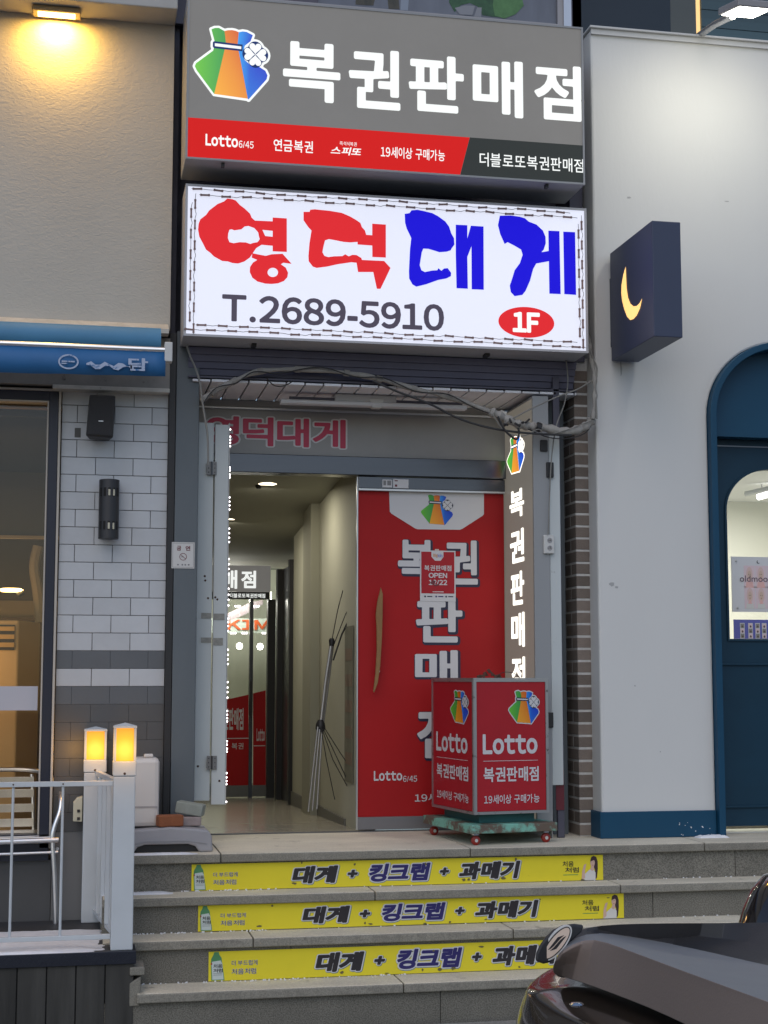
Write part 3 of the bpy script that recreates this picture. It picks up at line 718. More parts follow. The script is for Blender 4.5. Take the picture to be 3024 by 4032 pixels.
DEOK = [[(938, 226), (985, 226), (990, 210), (1025, 206), (1060, 210), (1140, 218), (1235, 234), (1300, 262), (1345, 288), (1380, 312), (1392, 345), (1415, 370), (1426, 405), (1472, 408), (1472, 318), (1578, 325), (1578, 582), (1473, 577), (1472, 488), (1358, 480), (1358, 460), (1300, 464), (1250, 460), (1180, 446), (1135, 438), (1105, 448), (1092, 500), (1085, 540), (1100, 568), (1130, 578), (1175, 572), (1240, 570), (1262, 556), (1290, 572), (1318, 560), (1350, 562), (1388, 585), (1392, 600), (1565, 608), (1614, 662), (1575, 745), (1536, 825), (1508, 824), (1480, 694), (1362, 694), (1350, 622), (1310, 618), (1200, 634), (1120, 652), (1040, 662), (1010, 652), (978, 610), (976, 570), (984, 470), (1000, 372), (975, 345), (938, 292)]]
DAE = [[(105, 242), (142, 236), (158, 214), (205, 210), (255, 220), (320, 236), (365, 260), (420, 300), (450, 340), (468, 395), (488, 430), (492, 480), (470, 510), (462, 526), (430, 536), (375, 540), (330, 526), (290, 514), (250, 512), (238, 540), (222, 640), (235, 680), (262, 694), (320, 682), (358, 680), (368, 664), (390, 684), (412, 666), (440, 664), (466, 700), (464, 726), (430, 744), (365, 756), (270, 790), (195, 808), (165, 790), (140, 745), (138, 690), (146, 520), (156, 430), (120, 355), (108, 310)],
       [(502, 326), (592, 330), (592, 432), (620, 334), (718, 340), (720, 832), (626, 828), (624, 494), (592, 576), (596, 824), (508, 820), (502, 560)]]
GE = [[(845, 256), (930, 254), (1000, 264), (1040, 276), (1070, 302), (1130, 325), (1180, 372), (1200, 420), (1202, 470), (1186, 520), (1168, 540), (1224, 530), (1222, 372), (1308, 376), (1318, 866), (1230, 862), (1226, 610), (1128, 628), (1104, 670), (1080, 760), (1045, 840), (1020, 872), (960, 882), (930, 850), (922, 800), (942, 740), (960, 680), (1000, 626), (1022, 560), (1010, 520), (960, 490), (905, 462), (882, 476), (848, 400), (830, 330)],
      [(1338, 380), (1430, 384), (1438, 872), (1346, 866)]]
flat('lettering', p2, [T1(p) for p in YEONG], lit_red2, s2); flat('lettering', p2, [T1(p) for p in YEONG2], lit_red2, s2, .0016)
flat('lettering', p2, [T1(p) for p in DEOK], lit_red2, s2); flat('lettering', p2, [T2(DAE[0])], lit_blue, s2); flat('lettering', p2, [T2(DAE[1])], lit_blue, s2); flat('lettering', p2, [T2(p) for p in GE], lit_blue, s2)
txt(p2, s2, 'T.2689-5910', pbox(874, 1178, 1748, 1285, Y2), [(.030, lit_slate, .0015)])
ov = pbox(1962, 1209, 2182, 1330, Y2)
flat('floor_badge', p2, [ellipse((ov[0] + ov[1]) / 2, (ov[2] + ov[3]) / 2, (ov[1] - ov[0]) / 2, (ov[3] - ov[2]) / 2, 48)], lit_red2, s2)
txt(p2, s2, '1F', pbox(2018, 1230, 2125, 1310, Y2), [(.045, lit_white, .003)])
# chain of unlit led modules round the face
ch = thing('light_chain', 'brown unlit LED module chain pinned in two rows round the white sign', 'light string', (1.6, Y2, S2[2]))
mod = MB().box(-.017, .017, -.004, .004, -.0042, .0042).box(-.025, -.016, -.005, .003, -.0055, .0055).box(.016, .025, -.005, .003, -.0055, .0055)
first = mod.build('light_module', led_off, ch); fm = first
def put(x, z, vert):
    global first
    loc = Vector((x, Y2 - .008, z)) - wl(ch)
    o = fm if first is not None else dup(fm, loc, ch)
    first = None; o.location = loc; o.rotation_euler = (0, R(90) if vert else R(random.uniform(-4, 4)), R(random.uniform(-6, 6)))
wires = []
for zrow, off in ((S2[3] - .028, .06), (S2[3] - .056, .10), (S2[2] + .032, .03), (S2[2] + .058, .09)):
    x = S2[0] + off; pts = []
    while x < S2[1] - .05:
        sag = random.uniform(-.003, .003); put(x, zrow + sag, False); pts += [(x - .03, Y2 - .009, zrow + sag), (x + .03, Y2 - .009, zrow + sag), (x + .055, Y2 - .012, zrow + sag - .003)]; x += .1085
    wires.append(pts)
for xcol, off in ((S2[0] + .030, .10), (S2[0] + .050, .04), (S2[1] - .030, .05), (S2[1] - .048, .11)):
    z = S2[2] + off; pts = []
    while z < S2[3] - .07:
        put(xcol, z, True); pts += [(xcol, Y2 - .009, z - .03), (xcol, Y2 - .009, z + .03), (xcol + random.uniform(-.006, .006), Y2 - .012, z + .055)]; z += .1085
    wires.append(pts)
for pts in wires: MB().tube(smooth_path(pts, 3), .0016, 5).build('wire', wire_g, ch, smooth=True)
BX('clip', black, s2, A(1010, 1350, Y2).x - .012, A(1010, 1350, Y2).x + .012, Y2 + .10, Y2 + .16, S2[2] - .015, S2[2] + .001)
BX('clip', black, s2, A(1940, 1390, Y2).x - .012, A(1940, 1390, Y2).x + .012, Y2 + .10, Y2 + .16, S2[2] - .015, S2[2] + .001)

# canopy behind the sign: dark louvers and white slatted soffit
SL = 2.40
for i in range(4):
    y = 7.975 + .018 * i; z = 2.565 - .034 * i
    MB().prism([(PXb - .06, y, z + .012), (PXb - .06, y + .016, z + .018), (PXb - .06, y + .020, z - .024), (PXb - .06, y + .006, z - .022)], (2.70 - PXb + .05, 0, 0)).build('louver', rust_steel, mbd)
BX('canopy_top', dark_steel, mbd, PXb - .06, 2.70, 8.0, 8.58, 2.57, 2.60)
x = PXb - .04; k = 0; yst = 8.0
while x < 2.69:
    x2 = min(x + .098, 2.70)
    BX('soffit_slat', slat_m, mbd, x + .003, x2 - .003, yst, 8.55, SL, SL + .012 + .002 * (k % 2), bevel=.002); x = x2 + .002; k += 1
BX('soffit_back', dark_steel, mbd, PXb - .06, 2.70, yst, 8.56, SL + .02, SL + .03)
YH = 8.50
hz1, hz0, tz0 = A(1200, 1625, YH).z, A(1200, 1792, YH).z, A(1200, 1860, YH).z
HX0, HX1 = PXb, 2.428
BX('header_fascia', fascia_m, mbd, HX0, HX1, YH, YH + .09, hz0, SL - .002)
BX('header_rail', steel_lt, mbd, HX0, HX1, YH - .018, YH - .001, hz1 + .005, hz1 + .018, bevel=.003)
BX('header_beam', steel, mbd, HX0, HX1, YH - .02, YH + .10, tz0 - .01, hz0 - .002, bevel=.004)
ph = front(YH)
txt(ph, mbd, '영덕대게', (A(806, 1700, YH).x, A(1368, 1700, YH).x, A(1100, 1764, YH).z, A(1100, 1640, YH).z), [(.075, ink_white, .0015), (.030, ink_crimson, .0028)], fit=.075)
# right-hand light box lining the entrance
XV = 2.434
vs = thing('vertical_sign', 'tall narrow lit sign of stacked white letters inside the doorway', 'sign', (XV + .05, 8.25, .05))
yv0, yv1 = AX(2100, 1900, XV).y, 8.56
MB().box(XV, XV + .09, yv0, yv1, .05, A(2050, 1600, 8.3).z).build('case', grey_case, vs, bevel=.003)
PV = Plane((XV - .001, 0, 0), (0, -1, 0), (0, 0, 1))
flat('face', PV, [rect(-yv1 + .01, -yv0 - .008, .07, A(2050, 1610, 8.3).z)], lit_grey2, vs, .001)
def vb(x0, y0, x1, y1):
    a = AX(x0, (y0 + y1) / 2, XV); b = AX(x1, (y0 + y1) / 2, XV); xm = (x0 + x1) / 2
    return -a.y, -b.y, AX(xm, y1, XV).z, AX(xm, y0, XV).z
for c_, q in zip('복권판매점', ((2009, 1928, 2065, 2038), (2011, 2085, 2066, 2216), (2014, 2250, 2066, 2382), (2016, 2412, 2068, 2548), (2018, 2586, 2070, 2722))):
    txt(PV, vs, c_, vb(*q), [(.030, lit_hot, .003)])
bag(PV, vs, vb(1997, 1712, 2067, 1868), lit_col, lit_hot, lit_navy, .002)
# white channel, grey post beside it
xs_ = [A(x, 2300, 7.98).x for x in (2104, 2160)]
BX('channel', panel_w, mbd, XV + .092, xs_[1] + .07, 7.975, 8.03, .28, A(2130, 1690, 7.98).z, bevel=.003)
BX('channel_skirt', M('pale_skirt', (.45, .44, .45), .6), mbd, XV + .092, xs_[1] + .005, 7.985, 8.03, .001, .279)
for zz in (1, 0): pass
BX('gate_post', post_grey, mbd, xs_[1] + .075, A(2226, 2300, 8.18).x, 8.18, 8.32, 0.001, 2.56)
BX('gate_post', dark_steel, mbd, A(2186, 2300, 8.0).x, A(2212, 2300, 8.0).x, 8.0, 8.028, 0.001, 2.5, bevel=.003)
BX('red_sticker', M('faded_red', (.13, .012, .022), .5), mbd, A(2190, 3100, 7.99).x, A(2222, 3100, 7.99).x, 7.994, 7.999, A(2200, 3190, 7.99).z, A(2200, 3030, 7.99).z)
for (x, y, h) in ((2142, 1755, 45), (2166, 1850, 60), (2165, 2835, 60)):
    BX('latch', black, mbd, A(x - 14, y, 7.96).x, A(x + 14, y, 7.96).x, 7.955, 7.974, A(x, y + h / 2, 7.96).z, A(x, y - h / 2, 7.96).z, bevel=.004)
skt = thing('wall_socket', 'white double power socket on the strip beside the brick pillar', 'socket', A(2162, 2145, 7.96))
sx0, sx1, sz0, sz1 = pbox(2141, 2106, 2182, 2180, 7.955)
BX('plate', white_p, skt, sx0, sx1, 7.95, 7.974, sz0, sz1, bevel=.005)
for zf in (.3, .7):
    MB().lathe(((sx0 + sx1) / 2 + .003, 7.951, sz0 + (sz1 - sz0) * zf), [(.014, 0), (.014, .003), (.009, .0032), (.009, .001)], 18, (0, -1, 0)).build('outlet', grey_p, skt, smooth=True)
    for dx in (-.005, .005): MB().lathe(((sx0 + sx1) / 2 + .003 + dx, 7.948, sz0 + (sz1 - sz0) * zf), [(.0018, 0), (.0018, .001)], 8, (0, -1, 0)).build('pin_hole', black, skt)
# brick pillar
bp = thing('brick_pillar', 'narrow brown brick pillar between the doorway and the white building', 'pillar', (2.76, 8.15, 0))
bx0, bx1, by0 = 2.703, 2.86, 8.06
BX('mortar_core', mortar, bp, bx0 + .0018, bx1, by0 + .0018, 8.30, 0, 2.62)
ck = .0673; n_c = int(2.6 / ck)
for i in range(n_c):
    z = .004 + i * ck; h = ck - .0115; j = lambda: random.uniform(-.0012, .0012)
    if i % 2: spans = [(bx0, bx0 + .185)]
    else: spans = [(bx0, bx0 + .078), (bx0 + .090, bx1)]
    for p, q in spans:
        q = min(q, bx1 - .001)
        ydep = .09 if (i % 2) else .185
        BX('brick', brick_m, bp, p + j(), q, by0 + j(), by0 + ydep, z, z + h + j(), bevel=.0025)
    if i % 2: BX('brick', brick_m, bp, bx0 + j(), bx0 + .09, by0 + .10, by0 + .236, z, z + h, bevel=.0025)

# left leaf: folded white sheet panel with hinges and a strip of led beads
hinge_m = M('hinge_metal', (.20, .20, .20), .5, metal=.4)
fp = thing('folding_panel', 'tall white folded sheet metal panel with hinges beside the doorway', 'panel', A(830, 3170, 8.2))
XP = [A(x, 2400, 8.2).x for x in (772, 834, 838, 893)]; pz0, pz1 = A(830, 3168, 8.2).z, A(820, 1665, 8.2).z
BX('panel_leaf', panel_w, fp, XP[0], XP[1], 8.19, 8.23, pz0 + .02, pz1, bevel=.004)
BX('panel_leaf', panel_w, fp, XP[2], XP[3], 8.18, 8.22, pz0, pz1 - .01, bevel=.004)
for y in (1843, 3003):
    c = A(834, y, 8.17)
    BX('hinge', hinge_m, fp, c.x - .026, c.x - .003, 8.172, 8.178, c.z - .035, c.z + .035); BX('hinge', hinge_m, fp, c.x + .003, c.x + .026, 8.170, 8.177, c.z - .035, c.z + .035)
    MB().lathe((c.x, 8.172, c.z - .035), [(.005, 0), (.005, .07)], 10).build('hinge_pin', steel, fp, smooth=True)
    for dx in (-.016, .016):
        for dz in (-.022, 0, .022): MB().lathe((c.x + dx, 8.171, c.z + dz), [(.0035, 0), (.0025, .002)], 8, (0, -1, 0)).build('screw', black, fp)
tape = M('old_tape', (.33, .33, .30), .7, var=.5, vscale=40)
for (x0, y0, x1, y1) in ((793, 2413, 832, 2434), (792, 2510, 834, 2530), (840, 2512, 878, 2540), (842, 2416, 884, 2440)):
    q = pbox(x0, y0, x1, y1, 8.175); yy = 8.176 if x0 > 836 else 8.186
    BX('tape_remnant', tape, fp, q[0], q[1], yy, yy + .003, q[2], q[3])
for (x, y) in ((807, 2268), (809, 2285), (848, 2352), (856, 2360), (820, 2355), (864, 3075), (780, 3018)):
    c = A(x, y, 8.177); MB().lathe((c.x, 8.179 if x > 836 else 8.189, c.z), [(.006, 0), (.004, .002)], 9, (0, -1, 0)).build('rust_spot', M('rust_spot', (.06, .03, .02), .8) if 'rust_spot' not in MATS else MATS['rust_spot'], fp)
ls = thing('light_strip', 'vertical strip of bright white LED beads on the panel edge', 'light strip', A(897, 3160, 8.19))
bead = None; xl = XP[3] + .006
groups = [(1692, 1), (1720, 4), (1840, 4), (1960, 4), (2080, 4), (2200, 4), (2320, 4), (2435, 4), (2560, 4), (2685, 4), (2800, 4), (2920, 4), (3045, 4), (3158, 1)]
for y, n in groups:
    for k in range(n):
        c = A(897, y + k * (17 + 4 * math.sin(y)) + random.uniform(-2, 2), 8.19)
        if bead is None:
            bead = MB().lathe((xl, 8.185, c.z), [(.002, -.0045), (.0042, -.0025), (.0050, 0), (.0042, .0025), (.002, .0045)], 12).build('light_bead', led_lit, ls, smooth=True); bl = LOC[bead.name]
        else: dup(bead, Vector((xl, 8.185, c.z)) - wl(ls), ls)
BX('strip_backing', white_p, ls, XP[3] + .001, XP[3] + .004, 8.18, 8.195, pz0, pz1)
# no smoking notice on the column
ns = thing('notice', 'small white no smoking notice stuck on the grey column', 'notice', A(720, 2240, 8.015))
q = pbox(676, 2135, 766, 2238, 8.015); BX('sheet', M('notice_paper', (.60, .59, .57), .5), ns, q[0], q[1], 8.0165, 8.0195, q[2], q[3])
pn = front(8.0163); wq, hq = q[1] - q[0], q[3] - q[2]; F = lambda a, b: (q[0] + wq * a, q[2] + hq * b)
wine = M('wine_print', (.16, .03, .04), .6)
bo = [[F(.04, .04), F(.96, .04), F(.96, .96), F(.04, .96)], [F(.055, .05), F(.055, .95), F(.945, .95), F(.945, .05)]]
flat('border', pn, bo, ink_grey, ns, .0006)
txt(pn, ns, '금', (F(.22, 0)[0], F(.41, 0)[0], F(0, .68)[1], F(0, .86)[1]), [(.03, wine, .0006)]); txt(pn, ns, '연', (F(.6, 0)[0], F(.81, 0)[0], F(0, .68)[1], F(0, .86)[1]), [(.03, wine, .0006)])
cN = F(.5, .445); flat('symbol_ring', pn, ring(*cN, .019, .019, .0028), wine, ns, .0006)
flat('symbol_bar', pn, [[(cN[0] - .014, cN[1] + .010), (cN[0] - .012, cN[1] + .012), (cN[0] + .014, cN[1] - .010), (cN[0] + .012, cN[1] - .012)]], wine, ns, .0008)
flat('symbol_cigarette', pn, [rect(cN[0] - .012, cN[0] + .004, cN[1] - .002, cN[1] + .001)], ink_grey, ns, .0005)
for fx in (.28, .47, .6, .75): flat('small_mark', pn, [ellipse(*F(fx, .14), .0045, .0045, 8)], ink_grey, ns, .0006)

# ------------------------------------------------------------------ hallway behind the doorway
hl = thing('hallway', 'plain hallway with sloping ceiling leading to the inner lottery shop', 'hallway', (1.5, 10.5, -.05))
XW = A(1400, 2500, 8.70).x; YE = 12.4; XLh = .2
fz = lambda y: -.10 * (y - 8.58) / (YE - 8.58); czl = lambda y: 2.12 - .36 * (y - 8.62) / (YE - 8.62)
MB().add([(XLh, 8.545, .002), (XW + .9, 8.545, .002), (XW + .9, YE, fz(YE)), (XLh, YE, fz(YE)), (XLh, 8.545, -.2), (XW + .9, 8.545, -.2), (XW + .9, YE, -.3), (XLh, YE, -.3)],
         [(0, 1, 2, 3), (7, 6, 5, 4), (0, 4, 5, 1), (1, 5, 6, 2), (2, 6, 7, 3), (3, 7, 4, 0)]).build('hall_floor', hall_floor, hl)
MB().add([(XLh, 8.60, czl(8.6)), (XW + .9, 8.60, czl(8.6)), (XW + .9, YE + .3, czl(YE)), (XLh, YE + .3, czl(YE)), (XLh, 8.6, 2.4), (XW + .9, 8.6, 2.4), (XW + .9, YE + .3, 2.4), (XLh, YE + .3, 2.4)],
         [(3, 2, 1, 0), (4, 5, 6, 7), (0, 1, 5, 4), (1, 2, 6, 5), (2, 3, 7, 6), (3, 0, 4, 7)]).build('hall_ceiling', hall_ceil, hl)
BX('hall_wall', hall_wall, hl, XLh - .1, XLh, 8.6, YE + 2, -.4, 2.4)
yf_ = 11.25
BX('hall_wall', hall_wall, hl, XW, XW + .1, 8.62, yf_, -.35, 2.4)
BX('pilaster', M('pilaster_paint', (.30, .295, .23), .7), hl, XW - .06, XW - .001, AX(1192, 2500, XW - .06).y - .35, AX(1192, 2500, XW - .06).y, -.3, 2.2)
BX('skirting', M('hall_skirting', (.14, .135, .12), .5), hl, XW - .012, XW - .001, 9.0, yf_, -.2, .03)
BX('door_frame', black, hl, XW - .03, XW + .1, yf_ + .002, yf_ + .08, -.3, 1.72)
BX('door_frame', black, hl, XW - .02, XW + .1, 12.0, 12.1, -.3, 1.70)
BX('side_door', M('side_door', (.06, .06, .065), .3, metal=.3), hl, XW + .02, XW + .06, yf_ + .09, 11.99, -.3, 1.70)
# inner lottery shop front
YS = YE - .02
isx0, isx1, isz0, isz1 = pbox(760, 2228, 1062, 2330, YS)
ins_ = thing('inner_shop_front', 'inner lottery shop front with lit sign and red film at hallway end', 'shop front', (isx1 - .3, YS, -.1))
BX('sign_face', lit_grey, ins_, isx0, isx1, YS - .06, YS, isz0, isz1); pS = front(YS - .061)
txt(pS, ins_, '점', pbox(950, 2247, 1008, 2316, YS - .061), [(.03, lit_white, .002)]); txt(pS, ins_, '매', pbox(874, 2245, 934, 2318, YS - .061), [(.03, lit_white, .002)])
k0 = pbox(760, 2331, 1058, 2360, YS)
BX('name_strip', black, ins_, isx0, k0[1], YS - .06, YS, k0[2], k0[3] - .001)
txt(pS, ins_, '더블로또복권판매점', pbox(906, 2337, 1044, 2354, YS - .061), [(.02, lit_white, .002)])
BX('lit_edge', lamp_white, ins_, A(1065, 2345, YS).x - .006, A(1065, 2345, YS).x + .002, YS - .05, YS - .04, k0[2], k0[3])
BX('door_frame', black, ins_, A(1050, 2700, YS).x, A(1080, 2700, YS).x, YS - .05, YS + .03, -.3, k0[2])
BX('door_frame', steel, ins_, A(980, 2700, YS).x, A(994, 2700, YS).x, YS - .03, YS + .03, -.2, k0[2])
BX('door_rail', M('door_rail', (.15, .15, .14), .4, metal=.4), ins_, isx0, A(1050, 2700, YS).x, YS - .02, YS + .02, fz(YE) + .01, A(950, 3092, YS).z)
BX('shop_glass', pane, ins_, isx0, A(1050, 2700, YS).x, YS - .004, YS, A(950, 3092, YS).z, k0[2])
pG = front(YS - .006)
Lz = lambda x, y: (A(x, y, YS).x, A(x, y, YS).z)
flat('red_film', pG, [[Lz(890, 3092), Lz(978, 3094), Lz(978, 2735), Lz(890, 2755)]], banner_red, ins_, .001); flat('red_film', pG, [[Lz(996, 3094), Lz(1046, 3095), Lz(1046, 2718), Lz(996, 2730)]], banner_red, ins_, .001)
txt(pG, ins_, '권판매점', pbox(880, 2788, 958, 2875, YS), [(.03, ink_white, .0025)])
for (x0, y0, x1, y1) in ((895, 2906, 978, 2909), (998, 2935, 1044, 2938)): flat('film_line', pG, [rect(A(x0, y0, YS).x, A(x1, y0, YS).x, A(x0, y1, YS).z, A(x0, y0, YS).z)], ink_white, ins_, .0025)
txt(pG, ins_, '복권', pbox(912, 2925, 958, 2950, YS), [(.01, ink_white, .0025)]); txt(pG, ins_, 'Lotto', pbox(1010, 2868, 1042, 2918, YS), [(.03, ink_white, .0025)])
BX('door_handle', black, ins_, A(978, 2700, YS).x, A(990, 2700, YS).x, YS - .08, YS - .05, A(980, 2820, YS).z, A(980, 2682, YS).z)
# lit shop inside
BX('shop_wall', M('shop_wall', (.66, .70, .60), .7), ins_, isx0 - .6, XW + 1.2, 14.4, 14.5, -.4, 2.2)
BX('shop_floor', hall_floor, ins_, isx0 - .6, XW + 1.2, 12.45, 14.4, -.4, -.12); BX('shop_ceiling', M('shop_ceiling', (.5, .52, .5), .7), ins_, isx0 - .6, XW + 1.2, 12.45, 14.4, 1.86, 1.9)
BX('shop_wall', hall_wall, ins_, XW + .3, XW + .35, 12.45, 14.4, -.4, 2.0)
q = pbox(880, 2435, 1050, 2492, 13.6); pc = front(13.6)
BX('inner_banner', M('pale_mint', (.55, .64, .58), .5), ins_, q[0] - .5, q[1] + .2, 13.61, 13.64, q[2], q[3])
txt(pc, ins_, 'KIM', pbox(895, 2440, 1062, 2480, 13.6), [(.03, M('orange_print', (.65, .12, .03), .5), .002)])
MB().prism([A(888, 2452, 13.3), A(888, 2420, 13.3), A(985, 2372, 13.3), A(1035, 2362, 13.3), A(1035, 2380, 13.3), A(975, 2415, 13.3)], (0, .02, 0)).build('sloping_banner', M('striped_banner', (.36, .27, .28), .5, var=.8, vscale=20, stretch=(3, 1, .4), col2=(.42, .42, .46)), ins_)
for x, y in ((943, 2544), (1024, 2546)):
    c = A(x, y, 13.2); gl = MB().lathe(c - Vector((0, 0, .028)), [(.004, 0), (.02, .006), (.028, .028), (.02, .05), (.004, .056)], 14).build('globe_lamp', M('globe_lit', (1, 1, .9), .3, emit=(1, .98, .85), estr=9) if 'globe_lit' not in MATS else MATS['globe_lit'], ins_, smooth=True)
for (y, xs) in ((2387, (928, 936, 944, 1000, 1010, 1018)), (2493, (910, 918, 926, 955, 963, 971, 1035, 1043))):
    for x in xs:
        c = A(x, y, 13.0); MB().lathe(c, [(.004, -.008), (.010, 0), (.004, .008)], 8).build('spot_bead', led_lit, ins_)
point('shop_light', (isx1 - .25, 13.2, 1.6), 20, (1, .98, .88), .1)
# downlights
for i, (x, y) in enumerate(((1052, 1898), (905, 2038))):
    Yd = 9.55 if i == 0 else 10.7
    zc_ = czl(Yd); c = AZ(x, y, zc_); zc_ = czl(c.y); c = AZ(x, y, zc_)
    d_ = thing('downlight', ('round recessed downlight near the hallway entrance' if i == 0 else 'second round downlight half hidden by the white folding panel'), 'ceiling light', (c.x, c.y, c.z - .02), 'downlights in the hallway')
    MB().lathe((c.x, c.y, c.z - .012), [(.06, 0), (.078, .003), (.078, .012)], 24).build('trim_ring', white_p, d_, smooth=True)
    MB().lathe((c.x, c.y, c.z - .018), [(.04, 0), (.062, .003), (.062, .010)], 24).build('lens', bulb_dl, d_, smooth=True)
    area('hall_light', (c.x, c.y, c.z - .03), .1, 6.5, (1, .93, .77), (c.x, c.y + .2, -1))
sd_ = MB().lathe(A(1018, 1918, 9.3) + Vector((0, 0, -.01)), [(.012, 0), (.02, .012), (.02, .022)], 12).build('smoke_detector', black, None); tag(sd_, 'tiny dark ceiling sensor beside the hallway downlight', 'sensor')

# folded stand leaning in the hallway
fs = thing('folded_stand', 'folded metal banner stand leaning in the hallway beside the red door', 'stand', AZ(1230, 3195, 0.0))
YF = 9.0
pole = M('pole_metal', (.42, .42, .42), .35, metal=.7)
T_ = lambda pts, r, m, nm: MB().tube([A(x, y, Y) for x, y, Y in pts], r, 8).build(nm, m, fs, smooth=True)
hubp = A(1262, 2858, YF)
T_([(1262, 2858, YF), (1283, 2680, YF), (1305, 2535, YF)], .010, pole, 'pole')
T_([(1272, 2858, YF + .02), (1312, 2540, YF + .02)], .006, pole, 'pole')
for x in (1214, 1230, 1248): T_([(1262 - 8 + (x - 1218) * .5, 2862, YF - .02), (x, 3195 - (x - 1218) * .3, YF - .05)], .0055, pole, 'leg')
T_([(1305, 2530, YF), (1330, 2400, YF), (1350, 2325, YF)], .0028, wire_b, 'rib'); T_([(1312, 2545, YF), (1360, 2420, YF), (1395, 2350, YF)], .0028, wire_b, 'rib'); T_([(1312, 2600, YF), (1345, 2500, YF), (1396, 2390, YF)], .005, wire_b, 'rib')
for pts in (((1265, 2870), (1285, 2990), (1318, 3148)), ((1268, 2870), (1310, 2990), (1372, 3105)), ((1272, 2868), (1330, 2990), (1385, 3110)), ((1275, 2862), (1350, 2980), (1398, 3050))):
    T_([(x, y, YF - .03) for x, y in pts], .0026, wire_b, 'rib')
MB().lathe(hubp - Vector((0, 0, .035)), [(.018, 0), (.03, .02), (.026, .05), (.014, .07)], 12).build('hub', black, fs, smooth=True)
MB().lathe(A(1306, 2530, YF) - Vector((0, 0, .02)), [(.014, 0), (.018, .03), (.012, .045)], 12).build('clamp', black, fs, smooth=True)
MB().lathe(A(1376, 3112, YF - .03), [(.004, -.012), (.011, 0), (.004, .012)], 10).build('rib_tip', black, fs, smooth=True)
po = thing('hall_poster', 'dull green and tan poster on the hallway wall behind the leaning stand', 'poster', AZ(1370, 3120, .15))
YP = 8.95; xq = XW - .004
MB().box(xq - .003, xq, 8.74, 9.02, .25, 1.15).build('sheet', M('poster_sheet', (.20, .185, .13), .6, var=.6, vscale=5, stretch=(.3, .3, 2.2), col2=(.13, .14, .11)), po)
for zc_ in (.35, .5, .65, .8, .95): MB().box(xq - .0045, xq - .003, 8.77, 8.99, zc_, zc_ + .07).build('printed_block', M('poster_block%d' % int(zc_ * 100), (.20 + .03 * random.random(), .14, .10), .6), po)

# ------------------------------------------------------------------ red sliding glass door
YD = 8.53
rd = thing('sliding_door', 'glass door covered by a tall red lottery banner with white letters', 'door', (2.0, YD, 0))
dx0, dx1 = A(1408, 2600, YD).x, HX1 - .003
dzt = A(1690, 1940, YD).z; dzb = A(1690, 3212, YD).z; dze = .012
BX('top_rail', steel, rd, dx0, dx1, YD - .035, YD + .01, dzt + .012, tz0 - .014, bevel=.003)
BX('rail_lip', steel_lt, rd, dx0, dx1, YD - .038, YD, dzt + .001, dzt + .011)
BX('bottom_rail', M('bottom_rail', (.19, .19, .20), .4, metal=.3), rd, dx0, dx1, YD - .012, YD + .012, dze, dzb - .001, bevel=.002)
BX('glass_panel', pane_dark, rd, dx0, dx1, YD + .004, YD + .012, dzb, dzt)
BX('door_edge', steel_lt, rd, dx0 - .008, dx0 - .001, YD - .014, YD + .014, dze, tz0 - .014)
BX('banner', banner_red, rd, dx0, dx1, YD - .004, YD + .0035, dzb, dzt)
BX('threshold', M('threshold_metal', (.10, .10, .10), .6), rd, HX0, dx1, 8.515, 8.541, .0, .006)
pd_ = front(YD - .0045)
def dpt(x, y): v = A(1380 + x * .3737, 1780 + y * .3737, YD); return (v.x, min(v.z, dzt))
flat('white_shield', pd_, [[dpt(405, 410), dpt(1403, 410), dpt(1403, 655), dpt(1390, 672), dpt(1175, 810), dpt(1150, 820), dpt(705, 814), dpt(680, 806), dpt(430, 650), dpt(412, 628)]], ink_white, rd)
bag(pd_, rd, pbox(1653, 1944, 1786, 2072, YD), ink_col, ink_white, ink_navy, .002, halo=False)
o8 = .018
for c_, q in zip('복권판매점', ((1566, 2126, 1712, 2300), (1745, 2128, 1880, 2302), (1637, 2352, 1820, 2530), (1633, 2560, 1802, 2702), (1642, 2792, 1800, 2985))):
    txt(pd_, rd, c_, pbox(*q, YD), [(.062, ink_navy, .001, .006, -.006), (.030, ink_white, .0022)], fit=.03)
txt(pd_, rd, 'Lotto', pbox(1471, 3035, 1583, 3074, YD), [(.035, ink_white, .002)]); txt(pd_, rd, '6/45', pbox(1586, 3054, 1641, 3078, YD), [(.008, ink_white, .002)])
txt(pd_, rd, '19세이상 구매가능', pbox(1632, 3122, 1965, 3156, YD), [(.012, ink_white, .002)])
for (x0, y0, x1, y1, nm) in ((1506, 1888, 1544, 1919, 'a'), (1548, 1887, 1609, 1922, 'b')):
    q = pbox(x0, y0, x1, y1, YD - .04); BX('service_sticker', ink_white, rd, q[0], q[1], YD - .038, YD - .0355, q[2], q[3])
    pk = front(YD - .0382); wq = q[1] - q[0]
    flat('sticker_print', pk, [rect(q[0] + .1 * wq, q[0] + .38 * wq, q[2] + .012, q[3] - .006), rect(q[0] + .5 * wq, q[0] + .9 * wq, q[2] + .012, q[3] - .006)] if nm == 'a' else [rect(q[0] + .1 * wq, q[0] + .3 * wq, q[3] - .012, q[3] - .006), rect(q[0] + .12 * wq, q[0] + .26 * wq, q[2] + .008, q[2] + .02)], ink_grey if nm == 'a' else wine, rd, .0006)
